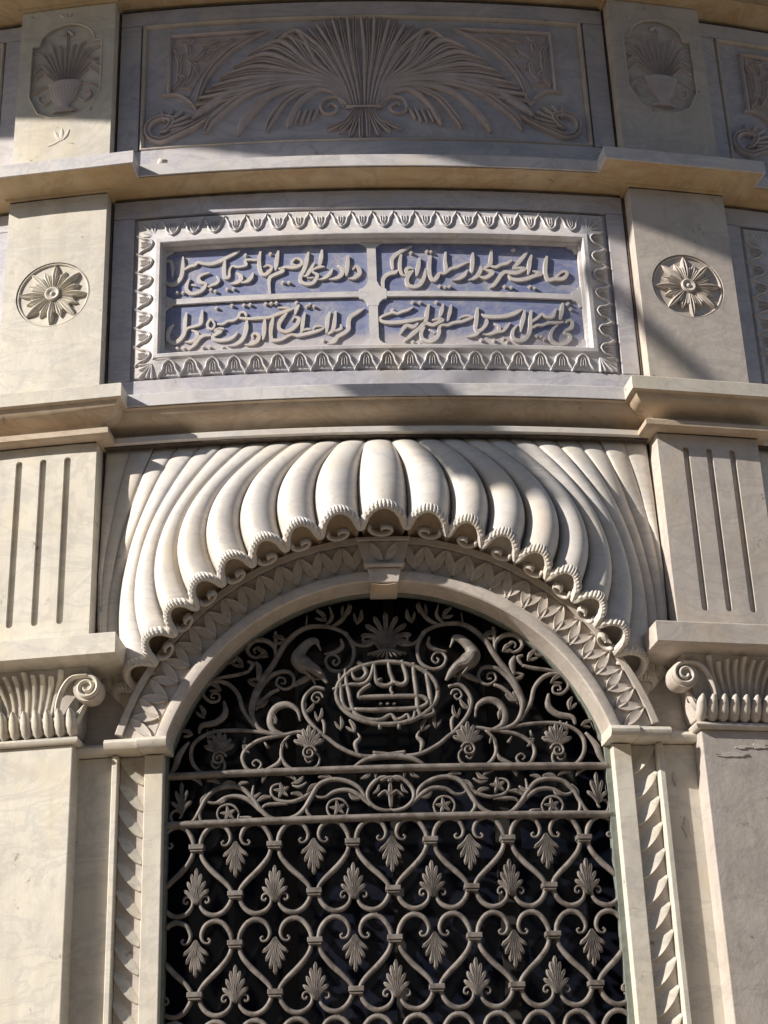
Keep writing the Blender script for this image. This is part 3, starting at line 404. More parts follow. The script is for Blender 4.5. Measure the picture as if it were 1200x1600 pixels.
# ------------------------------------------------------------------ palm frond panel
def palm_panel():
    t = thing('carved_panel', 'wide marble panel carved with a spreading palm frond and corner triangles', 'carved panel', 0, 4.14)
    D0 = .012
    m = MB(); m.box(-.93, .93, 4.262, 4.90, 0.002, D0, 24); m.build('panel_field', 'blue', t)
    for nm, (a, b, c, d) in (('border_strip', (-1.045, 1.045, 4.905, 4.98)), ('border_strip', (-1.045, 1.045, 4.15, 4.245)), ('border_strip', (-1.045, -.955, 4.247, 4.903)), ('border_strip', (.955, 1.045, 4.247, 4.903))):
        m = MB(); m.box(a, b, c, d, 0.003, .028, 20 if b - a > 1 else 2); m.build('border_strip', 'blue', t, bevel=.004)
    m = MB()
    for st in ([(-.942, 4.25), (-.942, 4.90)], [(.942, 4.25), (.942, 4.90)], [(-.942 + .0942 * 2 * i, 4.899) for i in range(11)], [(-.942 + .0942 * 2 * i, 4.252) for i in range(11)]):
        ridge(m, [(p[0], p[1], .024) for p in st], .002, .030, 'round', 1, 0)
    m.build('bead_moulding', 'warm', t, smooth=True)
    cx, bz = -0.012, 4.42
    # fronds: base, control, tip, width
    F = []
    up = [(.0, 4.90), (.028, 4.895), (.058, 4.89), (.088, 4.88), (.12, 4.872), (.152, 4.862), (.185, 4.85), (.22, 4.838), (.258, 4.82), (.30, 4.80)]
    for i, (x, z) in enumerate(up): F.append(([(.004 + i * .0055, bz), (.007 + i * .0095, bz + .13), (.012 + x * .60, bz + .30), (x, z)], .027 + .0008 * i))
    side = [(.345, 4.79), (.392, 4.765), (.432, 4.738), (.468, 4.708), (.500, 4.678), (.530, 4.648), (.560, 4.618), (.590, 4.588), (.620, 4.558), (.650, 4.528), (.68, 4.498), (.715, 4.465)]
    for i, (x, z) in enumerate(side):
        F.append(([(.056 + i * .0028, bz + .010), (.092 + i * .0055, bz + .13), (.195 + .012 * i, bz + .242 - .0092 * i), (x * .78, z + .040 - .0014 * i), (x, z)], .036))
    low = [(.70, 4.405, .05), (.655, 4.335, .05), (.52, 4.315, .05), (.40, 4.33, .046), (.315, 4.345, .04)]
    for i, (x, z, w) in enumerate(low):
        F.append(([(.088, bz + .02), (.13 + .0 * i, bz + .105 - .006 * i), (.22 - .006 * i, bz + .150 - .014 * i), (.14 + (x - .14) * .55 + .03, bz + .140 - .028 * i), (.03 + x * .93 - .02, (z + bz) / 2 + .03 - .01 * i), (x, z)], w))
    for sg in (1, -1):
        for j, (pts, w) in enumerate(F):
            if sg == -1 and j == 0: continue
            k = len(pts) - 1
            ws = [w * .22] + [w * (.45 + .55 * i / k) for i in range(1, k)] + [w * .5]
            st = [(cx + sg * p[0], p[1] + random.uniform(-.003, .003), q) for p, q in zip(pts, ws)]
            m = MB(); ridge(m, st, D0, .022, 'leaf' if j % 2 else 'round', 6, .9, lambda u: .45 + .65 * u); m.build('frond', 'relief', t, smooth=True)
        # inner volute beside the knot
        m = MB(); ridge(m, [(cx + sg * .075, bz + .02, .012), (cx + sg * .115, bz + .055, .018), (cx + sg * .165, bz + .045, .022)] + [(cx + sg * (.145 + .036 * math.cos(a)), bz + .004 + .036 * math.sin(a), .018) for a in (.3, -.5, -1.3, -2.2, -3.0)] + [(cx + sg * .135, bz + .02, .012), (cx + sg * .148, bz + .012, .010)], D0, .016, 'round', 4, .6)
        m.build('volute', 'relief', t, smooth=True)
        for x, z in ((.20, 4.365), (.225, 4.35), (.25, 4.345), (.275, 4.35), (.298, 4.362)):
            m = MB(); ridge(m, [(cx + sg * (x - .01), bz - .01, .012), (cx + sg * x, (z + bz) / 2, .018), (cx + sg * (x + .012), z, .014)], D0, .016, 'round', 4); m.build('frond', 'relief', t, smooth=True)
        # short leaves below the knot
        for i, x in enumerate((.012, .045, .08, .115)):
            m = MB(); ridge(m, [(cx + sg * (.006 + .012 * i), bz - .012, .012), (cx + sg * (.008 + x * .6), bz - .07, .022), (cx + sg * x * 1.25, bz - .145 + .012 * i, .024)], D0, .020, 'leaf', 5, .6)
            m.build('frond', 'relief', t, smooth=True)
        # curled end of the lowest leaf
        c0 = (cx + sg * .845, 4.352)
        m = MB()
        ridge(m, [(cx + sg * .66, 4.385, .02), (cx + sg * .73, 4.345, .032)] + [(c0[0] + sg * .062 * math.cos(a), c0[1] + .058 * math.sin(a), .034) for a in (3.9, 4.7, 5.5, 6.28, 7.0, 7.8, 8.6)] + [(c0[0] - sg * .02, c0[1] - .005, .024), (c0[0], c0[1] - .014, .016)], D0, .026, 'leaf', 5, .6)
        m.build('volute', 'relief', t, smooth=True)
        for a in (1.2, 1.7, 2.2, 2.7, 3.2, 3.7):
            m = MB(); ridge(m, [(c0[0] - sg * .02 + sg * .03 * math.cos(a), c0[1] + .01 + .04 * math.sin(a) * 1, .02), (c0[0] - sg * .03 + sg * .085 * math.cos(a), c0[1] + .03 + .06 * math.sin(a), .022)], D0, .02, 'round', 3, .6); m.build('frond', 'relief', t, smooth=True)
        # corner triangle: sunk field framed by a raised edge
        A, B, C2, D2, E2 = (.79, 4.835), (.40, 4.835), (.60, 4.665), (.715, 4.47), (.80, 4.52)
        out = smooth_path([(*A, .016), ], 1)
        m = MB(); ridge(m, [(sg * .40 + cx, 4.838, .016), (sg * .60 + cx, 4.838, .020), (sg * .82 + cx, 4.838, .020)], D0, .018, 'round', 2); ridge(m, [(sg * .82 + cx, 4.838, .02), (sg * .82 + cx, 4.53, .02)], D0, .018, 'round', 2)
        ridge(m, [(sg * .40 + cx, 4.838, .012), (sg * .55 + cx, 4.75, .034), (sg * .655 + cx, 4.62, .036), (sg * .705 + cx, 4.45, .016)], D0, .020, 'leaf', 5)
        ridge(m, [(sg * .84 + cx, 4.525, .014), (sg * .78 + cx, 4.525, .02), (sg * .735 + cx, 4.49, .02), (sg * .705 + cx, 4.445, .014)], D0, .018, 'round', 4)
        m.build('corner_edging', 'relief', t, smooth=True)
        m = MB(); tri = [(.44, 4.826), (.80, 4.826), (.80, 4.54), (.735, 4.51), (.70, 4.60), (.63, 4.70), (.54, 4.775)]
        f0 = [m.vert(sg * x + cx, z, D0 - .001) for x, z in tri]; f1 = [m.vert(sg * (x * .985 + .01) + cx, z * .985 + .0705, D0 + .004) for x, z in tri]; m.grid([f0, f1], closed_v=True); m.f.append(tuple(f1)); m.build('corner_field', 'relief', t)
        for (x, z, dx, dz, w) in ((.75, 4.58, -.03, .10, .030), (.78, 4.62, .01, .12, .026), (.72, 4.70, -.05, .06, .026), (.74, 4.74, .02, .06, .024), (.66, 4.74, -.06, .04, .022), (.76, 4.60, .02, .03, .03), (.70, 4.64, .035, .06, .028), (.775, 4.70, .025, .07, .026), (.69, 4.78, -.07, .022, .024), (.62, 4.77, -.07, .03, .022), (.77, 4.79, -.05, .02, .026), (.725, 4.55, .05, .01, .022), (.67, 4.70, -.03, .05, .022), (.80, 4.56, -.02, .06, .022)):
            m = MB(); ridge(m, [(sg * x + cx, z, w * .5), (sg * (x + dx * .5 - .01) + cx, z + dz * .5, w), (sg * (x + dx) + cx, z + dz, w * .6)], D0, .016, 'leaf', 4); m.build('corner_leaf', 'relief', t, smooth=True)
    m = MB(); ridge(m, [(cx - .070, bz, .013), (cx + .070, bz, .013)], D0 + .006, .016, 'round', 2); m.build('knot_band', 'relief', t, smooth=True)
    return t
palm = palm_panel()
# pale lump of plaster lodged on the cornice
m = MB()
for i in range(7):
    row = []
    for j in range(10):
        a = 2 * PI * j / 10; ph = PI * i / 6; rr = .017 * (1 + .25 * math.sin(3 * a + i))
        row.append(m.vert(-.845 + 1.3 * rr * math.sin(ph) * math.cos(a), 4.158 + .9 * rr * math.cos(ph), .055 + rr * math.sin(ph) * math.sin(a)))
    if i == 0: rows = []
    rows.append(row)
m.grid(rows, closed_v=True); o = m.build('plaster_lump', 'cream', smooth='all', loc=W(-.845, 4.145, .055)); o['label'] = 'small pale lump lying on the cornice under the palm frond panel, left end'; o['category'] = 'lump'

# ------------------------------------------------------------------ inscription panel
def inscription():
    t = thing('inscription_panel', 'marble panel with raised script on worn blue ground inside a leaf moulding', 'inscription', 0, 3.07)
    # flat margin round the moulding
    for a, b, c, d in ((-1.045, 1.045, 3.915, 4.004), (-1.045, 1.045, 3.078, 3.158), (-1.045, -.958, 3.16, 3.913), (.972, 1.045, 3.16, 3.913)):
        m = MB(); m.box(a, b, c, d, .002, .026, 20 if b - a > 1 else 2); m.build('margin', 'blue', t, bevel=.003)
    # sloping bed of the leaf moulding: rectangle rings (s half-extents around centre c)
    cs = .006; rings = [(.964, 3.158, 3.913, .008), (.952, 3.167, 3.904, .008), (.947, 3.171, 3.900, .024), (.900, 3.215, 3.850, .031), (.874, 3.238, 3.800, .040), (.868, 3.244, 3.790, .048), (.852, 3.257, 3.774, .050), (.849, 3.260, 3.771, .048), (.846, 3.263, 3.768, .022), (.834, 3.276, 3.758, .018), (.832, 3.279, 3.755, .0)]
    m = MB(); rows = []
    for h, z0, z1, d in rings:
        row = []
        for i in range(20): row.append(m.vert(cs - .016 * 0 - h + 2 * h * i / 20, z0, d))
        for i in range(6): row.append(m.vert(cs + h, z0 + (z1 - z0) * i / 6, d))
        for i in range(20): row.append(m.vert(cs + h - 2 * h * i / 20, z1, d))
        for i in range(6): row.append(m.vert(cs - h, z1 - (z1 - z0) * i / 6, d))
        rows.append(row)
    m.grid(rows, closed_v=True); m.build('moulding_bed', 'frame', t, smooth=True)
    # tongue-and-dart units, each its own piece
    def unit(u0, v0, ux, vx, p, hgt, label=None):
        """u axis along the border, v outward; built in (s,z)"""
        mbu = MB()
        def pt(a, b, w): return (u0[0] + ux[0] * a + vx[0] * b, u0[1] + ux[1] * a + vx[1] * b, w)
        dd = lambda s, z: .022 + .014 * max(0, min(1, 1 - ((s - u0[0]) * vx[0] + (z - u0[1]) * vx[1]) / hgt))
        q = p / 2
        ridge(mbu, [pt(-q, hgt * 1.0, .010), pt(-q * .62, hgt * .62, .011), pt(-q * .50, hgt * .28, .010), pt(0, hgt * .02, .010), pt(q * .50, hgt * .28, .010), pt(q * .62, hgt * .62, .011), pt(q, hgt * 1.0, .010)], dd, .011, 'round', 2, .3)
        ridge(mbu, [pt(-q * .24, hgt * .80, .008), pt(-q * .20, hgt * .40, .008), pt(0, hgt * .22, .008), pt(q * .20, hgt * .40, .008), pt(q * .24, hgt * .80, .008)], dd, .010, 'vee', 2, .3)
        ridge(mbu, [pt(0, hgt * .40, .007), pt(0, hgt * .76, .009)], dd, .010, 'vee', 1, .3)
        # thick overhanging tip between two tongues
        ridge(mbu, [pt(q * .72, hgt * .60, .008), pt(q, hgt * 1.04, .018)], lambda s, z: .018, .018, 'vee', 1, .4)
        return mbu
    n = 22; p = 1.87 / n; top = []
    for i in range(n):
        s = cs - .935 + p * (i + .5)
        if abs(s - cs) > .87: continue
        unit((s, 3.808), None, (1, 0), (0, 1), p, .078).build('moulding_leaf', 'frame', t, smooth=True)
        unit((s, 3.234), None, (-1, 0), (0, -1), p, .062).build('moulding_leaf', 'frame', t, smooth=True)
    n = 7; p = .60 / n
    for i in range(n):
        z = 3.222 + p * (i + .5)
        unit((cs + .882, z), None, (0, -1), (1, 0), p, .062).build('moulding_leaf', 'frame', t, smooth=True)
        unit((cs - .882, z), None, (0, 1), (-1, 0), p, .062).build('moulding_leaf', 'frame', t, smooth=True)
    for sx in (-1, 1):
        for zc, sz in ((3.225, -1), (3.815, 1)):
            m = MB()
            for a in (0, 22, 45, 68, 90):
                ra = math.radians(a); L = .068 if a == 45 else .05
                x0, z0 = cs + sx * .876, zc
                ridge(m, [(x0, z0, .008), (x0 + sx * L * math.cos(ra), z0 + sz * L * 1.15 * math.sin(ra), .013)], .022, .014, 'round', 2, .4)
            m.build('corner_leaf', 'frame', t, smooth=True)
    # blue fields, bars between them
    for (a, b, c, d, key, lab) in ((-.825, -.021, 3.530, 3.754, 'tl', 'upper left'), (.017, .836, 3.530, 3.754, 'tr', 'upper right'), (-.825, -.021, 3.281, 3.497, 'bl', 'lower left'), (.017, .836, 3.281, 3.497, 'br', 'lower right')):
        m = MB(); m.box(a, b, c, d, -.004, .0, 12); fld = m.build('blue_field', 'bluepaint', t, label='worn blue field with raised script, %s quarter' % lab)
        for st in dec('text_' + key):
            m = MB(); ridge(m, [(q[0], q[1], min(.017, q[2] * .90 * (max(q[2], .004) / .0125) ** .5)) for q in st], .0, .0095, 'flat', 4, .35); m.build('letter', 'letter', fld)
        for st in dec('dots_' + key):
            for q in st:
                m = MB(); r = .0100
                ids = [m.vert(q[0] + dx * r, q[1] + dz * r, 0) for dx, dz in ((0, 1), (-1.05, 0), (0, -1), (1.05, 0))]; tp = [m.vert(q[0] + dx * r * .62, q[1] + dz * r * .62, .0115) for dx, dz in ((0, 1), (-1.05, 0), (0, -1), (1.05, 0))]
                m.grid([ids, tp], closed_v=True); m.f.append(tuple(tp)); m.f.append(tuple(ids)); m.build('diacritic_dot', 'letter', fld)
    def octa(m, cx, cz, r, nx=1):
        pts = []
        base = [(1, .38), (.72, .46), (.46, .72), (.38, 1)]
        for sx, sz in ((1, 1), (-1, 1), (-1, -1), (1, -1)):
            q = base if sx * sz > 0 else base[::-1]
            pts += [(cx + sx * x * r, cz + sz * z * r) for x, z in q]
        lo = [m.vert(s, z, -.001) for s, z in pts]; hi = [m.vert(s, z, .0118) for s, z in pts]
        m.grid([lo, hi], closed_v=True); m.f.append(tuple(hi)); m.f.append(tuple(lo))
    m = MB(); m.box(-.05, .048, 3.5005, 3.5255, -.001, .0112, 2); m.box(-.84, -.05, 3.501, 3.525, -.001, .0112, 10); m.box(.048, .846, 3.501, 3.525, -.001, .0112, 10); m.build('crossbar', 'frame', t)
    m = MB(); m.box(-.020, .016, 3.279, 3.4975, -.001, .0110); m.box(-.020, .016, 3.5295, 3.756, -.001, .0110); m.build('divider', 'frame', t)
    m = MB(); octa(m, -.002, 3.5135, .055); m.build('node', 'frame', t)
    for cx, cz in ((-.002, 3.770), (-.002, 3.268), (-.846, 3.5135), (.846, 3.5135), (-.846, 3.765), (.846, 3.765), (-.846, 3.27), (.846, 3.27)):
        m = MB(); octa(m, cx, cz, .046); m.build('node', 'frame', t)
    return t
insc = inscription()

# ------------------------------------------------------------------ fluted shell hood over the arch
NR = 11
BOT = [(.0, 2.478, .0), (.170, 2.458, .0), (.300, 2.416, .0), (.424, 2.365, .0), (.544, 2.303, .0), (.646, 2.224, .0), (.740, 2.136, .0), (.812, 2.044, .0), (.896, 1.950, .0), (.962, 1.880, .0), (1.01, 1.90, .0), (1.03, 2.02, 0.), (1.04, 2.15, .0)]
def plan_d(s):
    """how far the shell stands out at this place along the wall"""
    return max(0.0, 1 - (abs(s) / .95) ** 7.0)
def lerp_tab(T, u):
    u = max(0, min(len(T) - 1.001, u)); i = int(u); f = u - i
    return tuple(a + (b - a) * f for a, b in zip(T[i], T[i + 1]))
def hood_pt(u, v):
    """u: rib coordinate, v: 0 top .. 1 lower lip -> (s,z,d)"""
    sg = 1 if u >= 0 else -1; a = abs(u)
    st = .0905 * a; sb, zb, db = lerp_tab(BOT, a)
    ph = v * PI / 2
    bul = .064 * min(1.0, a / 5) * math.sin(PI * v ** 2)
    s = st + (sb - st) * math.sin(ph) ** 1.05 + bul * (1 - .6 * max(0, a - 8) / 3)
    z = 2.866 - (2.866 - zb) * (.45 * (1 - math.cos(ph)) + .55 * v)
    s = min(s, 1.046)
    dd = .006 + .205 * plan_d(s) * (.55 * math.sin(ph) ** 1.15 + .45 * v)
    return (sg * s, z, dd)
def hood():
    t = thing('shell_hood', 'fluted ivory marble shell hood swelling out above the arched window', 'hood', 0, 2.87)
    nv, nu = 26, 8
    for j in range(-NR, NR + 1):
        m = MB(); rows = []; lipc = None
        for i in range(nv + 1):
            v = i / nv
            a = Vector(hood_pt(j - .5, v)); b = Vector(hood_pt(j + .5, v)); c = Vector(hood_pt(j, v)); c2 = Vector(hood_pt(j, min(1, v + .02))); c1 = Vector(hood_pt(j, max(0, v - .02)))
            A, Bp, Cc, T = W(*a), W(*b), W(*c), (W(*c2) - W(*c1))
            nrm = (Bp - A).cross(T).normalized()
            if nrm.y > 0: nrm = -nrm
            wid = (Bp - A).length
            row = []
            for k in range(nu + 1):
                x = k / nu; e = math.sin(PI * x) ** .55
                base = A.lerp(Bp, x)
                sm = max(0, (v - .45) / .55) ** 2; drop = (1 - math.sin(PI * x) ** .7) * .052 * sm * min(1, wid / .12)
                inw = (W(0, ARC_Z, -.05) - base).normalized()
                row.append(m.raw(base + nrm * (e * wid * (.07 + .24 * min(1, v * 1.9)) * (.75 + .25 * plan_d(a[0]))) + inw * drop))
            rows.append(row)
            if i == nv: lip = [m.v[q] for q in row]; ln = nrm; ld = T.normalized(); lw = wid
        m.grid(rows)
        f = m.build('flute', 'hood', t, smooth='all')
        f.modifiers.new('thickness', 'SOLIDIFY').thickness = .006
        # scalloped rim of the flute: a notched roll following its lower edge
        m = MB(); rows = []; K = 56
        def lippt(x):
            y = x * (len(lip) - 1); i = min(len(lip) - 2, int(y)); return lip[i].lerp(lip[i + 1], y - i)
        cen = (lip[0] + lip[-1]) / 2
        for k in range(K + 1):
            p = lippt(k / K); out = (p - cen); out = (out - ld * out.dot(ld)); out.normalize()
            notch = .0042 if (k // 2) % 2 else 0
            row = []
            for (o_, l_) in ((-.006, -.020), (.004, -.022), (.011 - notch, -.010), (.013 - notch, .002), (.007 - notch, .013), (-.004, .017), (-.014, .010), (-.018, .0), (-.012, -.012)):
                row.append(m.raw(p + out * o_ + ld * l_))
            rows.append(row)
        m.grid(rows, closed_v=True); m.f.append(tuple(rows[0])); m.f.append(tuple(reversed(rows[-1]))); m.build('scalloped_rim', 'hood', f)
        # hollow under the flute running back to the wall, and the curl of its shell
        m = MB(); rows = []
        s0, z0, d0 = hood_pt(j, 1.0); r = math.hypot(s0, z0 - ARC_Z) ; ang = math.atan2(z0 - ARC_Z, s0)
        for q in range(6):
            w = q / 5; row = []
            for k in range(nu + 1):
                x = k / nu; L = lip[k]
                sA = L.copy()
                th = ang + (0.5 - x) * (.13 if abs(j) < 9 else .10)
                rr = 1.0
                back = W(rr * math.cos(th), ARC_Z + rr * math.sin(th), .02)
                pnt = sA.lerp(back, w); pnt += (Vector((0, 0, 1)) * .045 * math.sin(PI * w) * math.sin(PI * x)) + (cen - W(0, ARC_Z, .2)).normalized() * .03 * math.sin(PI * w) * math.sin(PI * x)
                row.append(m.raw(pnt))
            rows.append(row)
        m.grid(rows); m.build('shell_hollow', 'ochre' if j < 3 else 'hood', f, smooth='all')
        # curl: spiral lying across the hollow mouth
        e1 = (lip[-1] - lip[0]); lw = e1.length; e1.normalize(); e2 = ld * -1.0; outn = e1.cross(ld).normalized()
        if outn.y > 0: outn = -outn
        m = MB(); rows = []; hand = 1 if j > 0 else -1
        N = 20
        for i in range(N + 1):
            w = i / N; a = (PI * .15 if j > 0 else PI * .85) + hand * (-1) * w * 3.4 * PI * .62
            rr = lw * (.42 - .36 * w)
            cpos = cen + outn * (lw * .02) + ld * .006
            p = cpos + e1 * rr * math.cos(a) * .8 + outn * rr * math.sin(a) * .62 - outn * lw * .10
            u1 = (e1 * math.cos(a) + outn * math.sin(a)); wd = .0062 * (1 - .4 * w)
            rows.append([m.raw(p + u1 * wd + ld * 0.000), m.raw(p + ld * .006), m.raw(p - u1 * wd + ld * .000), m.raw(p - u1 * wd - ld * .02), m.raw(p + u1 * wd - ld * .02)])
        m.grid(rows, closed_v=True); m.f.append(tuple(rows[0])); m.f.append(tuple(reversed(rows[-1]))); m.build('shell_curl', 'warm', f, smooth='all')
    # spandrel stone closing the hood to the pilasters
    return t
hoodo = hood()

# ------------------------------------------------------------------ arch ring round the window
def polar(r, a): return (r * math.cos(a), ARC_Z + r * math.sin(a))
A0 = math.asin((SPRING - ARC_Z) / .79)
def ring_sweep(m, prof, a0, a1, n):
    rows = []
    for i in range(n + 1):
        a = a0 + (a1 - a0) * i / n
        rows.append([m.vert(*polar(r, a), d) for r, d in prof])
    m.grid(rows, closed_v=True); m.f.append(tuple(rows[0])); m.f.append(tuple(reversed(rows[-1])))
def lens(m, p0, p1, w, d, h):
    """pointed leaf between two points with a sharp mid rib"""
    dx, dz = p1[0] - p0[0], p1[1] - p0[1]; L = math.hypot(dx, dz); nx, nz = -dz / L, dx / L; rows = []
    for i in range(9):
        t_ = i / 8; ww = w * math.sin(PI * t_) ** .8 * .5 + .0004; c = (p0[0] + dx * t_, p0[1] + dz * t_)
        rows.append([m.vert(c[0] - nx * ww, c[1] - nz * ww, d), m.vert(c[0] - nx * ww * .9, c[1] - nz * ww * .9, d + h), m.vert(c[0], c[1], d + h * .65), m.vert(c[0] + nx * ww * .9, c[1] + nz * ww * .9, d + h), m.vert(c[0] + nx * ww, c[1] + nz * ww, d)])
    m.grid(rows); m.f.append(tuple(rows[0])); m.f.append(tuple(reversed(rows[-1])))
def archivolt():
    t = thing('window_arch', 'carved marble arch ring with leaf band and keystone over the window', 'arch', 0, SPRING)
    for a0, a1 in ((A0 - .01, PI / 2 - .05), (PI / 2 + .05, PI - A0 + .01)):
        m = MB(); ring_sweep(m, [(ARC_IN, -.055), (ARC_IN, .040 + AD), (ARC_IN + .005, .045 + AD), (ARC_FA - .008, .047 + AD), (ARC_FA - .003, .044 + AD), (ARC_FA - .002, .024 + AD), (ARC_FA - .002, -.055)], a0, a1, 40); m.build('plain_band', 'warm', t, smooth=True)
        m = MB(); ring_sweep(m, [(ARC_FA, -.02), (ARC_FA, .034 + AD), (ARC_FA + .005, .036 + AD), (ARC_FA + .009, .022 + AD), (ARC_OUT - .010, .018 + AD), (ARC_OUT - .010, -.02)], a0, a1, 40); m.build('leaf_bed', 'warm', t, smooth=True)
        m = MB(); ring_sweep(m, [(ARC_OUT - .008, -.02), (ARC_OUT - .008, .036 + AD), (ARC_OUT + .014, .036 + AD), (ARC_OUT + .022, .022 + AD), (ARC_OUT + .022, -.02)], a0, a1, 40); m.build('outer_fillet', 'warm', t, smooth=True)
    for sg in (1, -1):
        n = 15; st = (PI / 2 - .06 - A0) / n
        for i in range(n):
            a = A0 + st * (i + .12)
            for (ra, rb, aa, ab) in ((ARC_FA + .010, ARC_OUT - .012, a, a + st * .62), (ARC_OUT - .016, ARC_FA + .012, a + st * .66, a + st * 1.16)):
                p0 = polar(ra, aa); p1 = polar(rb, ab)
                if sg < 0: p0 = (-p0[0], p0[1]); p1 = (-p1[0], p1[1])
                m = MB(); lens(m, p0, p1, .036, .020 + AD, .012); m.build('arch_leaf', 'warm', t, smooth=True)
    # keystone with its own fillets and pendant
    m = MB()
    def kbox(w0, w1, z0, z1, d0, d1):
        ids = [m.vert(x, z, d) for d in (d0, d1) for x, z in ((-w0, z0), (w0, z0), (w1, z1), (-w1, z1))]
        m.f += [(0 + len(m.v) - 8, 1 + len(m.v) - 8, 2 + len(m.v) - 8, 3 + len(m.v) - 8), tuple(len(m.v) - 8 + q for q in (4, 5, 6, 7)), tuple(len(m.v) - 8 + q for q in (0, 1, 5, 4)), tuple(len(m.v) - 8 + q for q in (1, 2, 6, 5)), tuple(len(m.v) - 8 + q for q in (2, 3, 7, 6)), tuple(len(m.v) - 8 + q for q in (3, 0, 4, 7))]
    kbox(.050, .060, 2.236, 2.292, -.055, .118); k = m.build('keystone', 'warm', t, bevel=.003)
    m = MB(); kbox(.064, .074, 2.294, 2.304, -.02, .136); kbox(.066, .092, 2.305, 2.400, -.02, .108); kbox(.092, .098, 2.401, 2.416, -.02, .118); m.build('keystone_block', 'warm', k, bevel=.003)
    for sg in (1, -1):
        m = MB(); lens(m, (sg * .006, 2.320), (sg * .05, 2.390), .034, .109, .010); m.build('arch_leaf', 'warm', k, smooth=True)
    m = MB(); ridge(m, [(-.042, 2.232, .016), (-.018, 2.226, .020), (.018, 2.226, .020), (.042, 2.232, .016)], .05, .07, 'round', 3); m.build('pendant', 'ochre', k, smooth=True)
    return t
arch = archivolt()

# ------------------------------------------------------------------ window jambs with zigzag leaves, impost on top
def jamb(sg, label):
    t = thing('window_jamb', label, 'window jamb', sg * .88, -1.0)
    def sb(m, a, b, z0, z1, d0, d1): m.box(min(sg * a, sg * b), max(sg * a, sg * b), z0, z1, d0, d1)
    z0, z1 = -1.0, SPRING - .016
    m = MB(); sb(m, .792, .858, z0, z1, -.06, .026); m.build('inner_fascia', 'cream', t, bevel=.003)
    m = MB(); sb(m, .8595, .948, z0, z1, -.02, .002); m.build('leaf_bed', 'warm', t)
    m = MB(); sb(m, .9495, .970, z0, z1, -.02, .044); m.build('outer_fillet', 'cream', t, bevel=.003)
    m = MB(); sb(m, .9715, 1.10, z0, z1, -.02, .016); m.build('flat_margin', 'cream', t)
    p = .0925; n = 26
    for i in range(n):
        z = z1 - .01 - p * (i + .5)
        if z < -.7: break
        m = MB(); rows = []
        for k in range(11):
            u = k / 10; sx = .8635 + .084 * u; zc_ = z - p * .42 + p * .92 * u ** 1.15; w = .060 * math.sin(PI * (.06 + .88 * u)) ** .6
            rows.append([m.vert(sg * sx, zc_ + w * .62, .002), m.vert(sg * sx, zc_ + w * .35, .006 + .003 * u), m.vert(sg * sx, zc_, .009 + .006 * u), m.vert(sg * sx, zc_ - w * .30, .012 + .006 * math.sin(PI * u)), m.vert(sg * sx, zc_ - w * .38, .001)])
        m.grid(rows); m.f.append(tuple(rows[0])); m.f.append(tuple(reversed(rows[-1]))); m.build('jamb_leaf', 'cream', t, smooth=True)
    # impost moulding wrapping the jamb head
    m = MB(); a, b = (.782, 1.098)
    prof = [(.044, 1.660), (.054, 1.662), (.062, 1.672), (.064, 1.684), (.056, 1.696), (.046, 1.700)]
    for (x0, x1, dx) in ((.766, .868, .056), (.870, .985, .046), (.987, 1.098, -.008)):
        q = [(-.03, 1.660)] + [(d + dx, z) for d, z in prof] + [(-.03, 1.700)]
        lo, hi = min(sg * x0, sg * x1), max(sg * x0, sg * x1); prof_sweep(m, q, lo, hi, 3)
    m.build('impost', 'cream', t, smooth=True)
    return t
jl = jamb(-1, 'left window jamb of marble with zigzag leaf moulding')
jr = jamb(1, 'right window jamb of marble with zigzag leaf moulding')

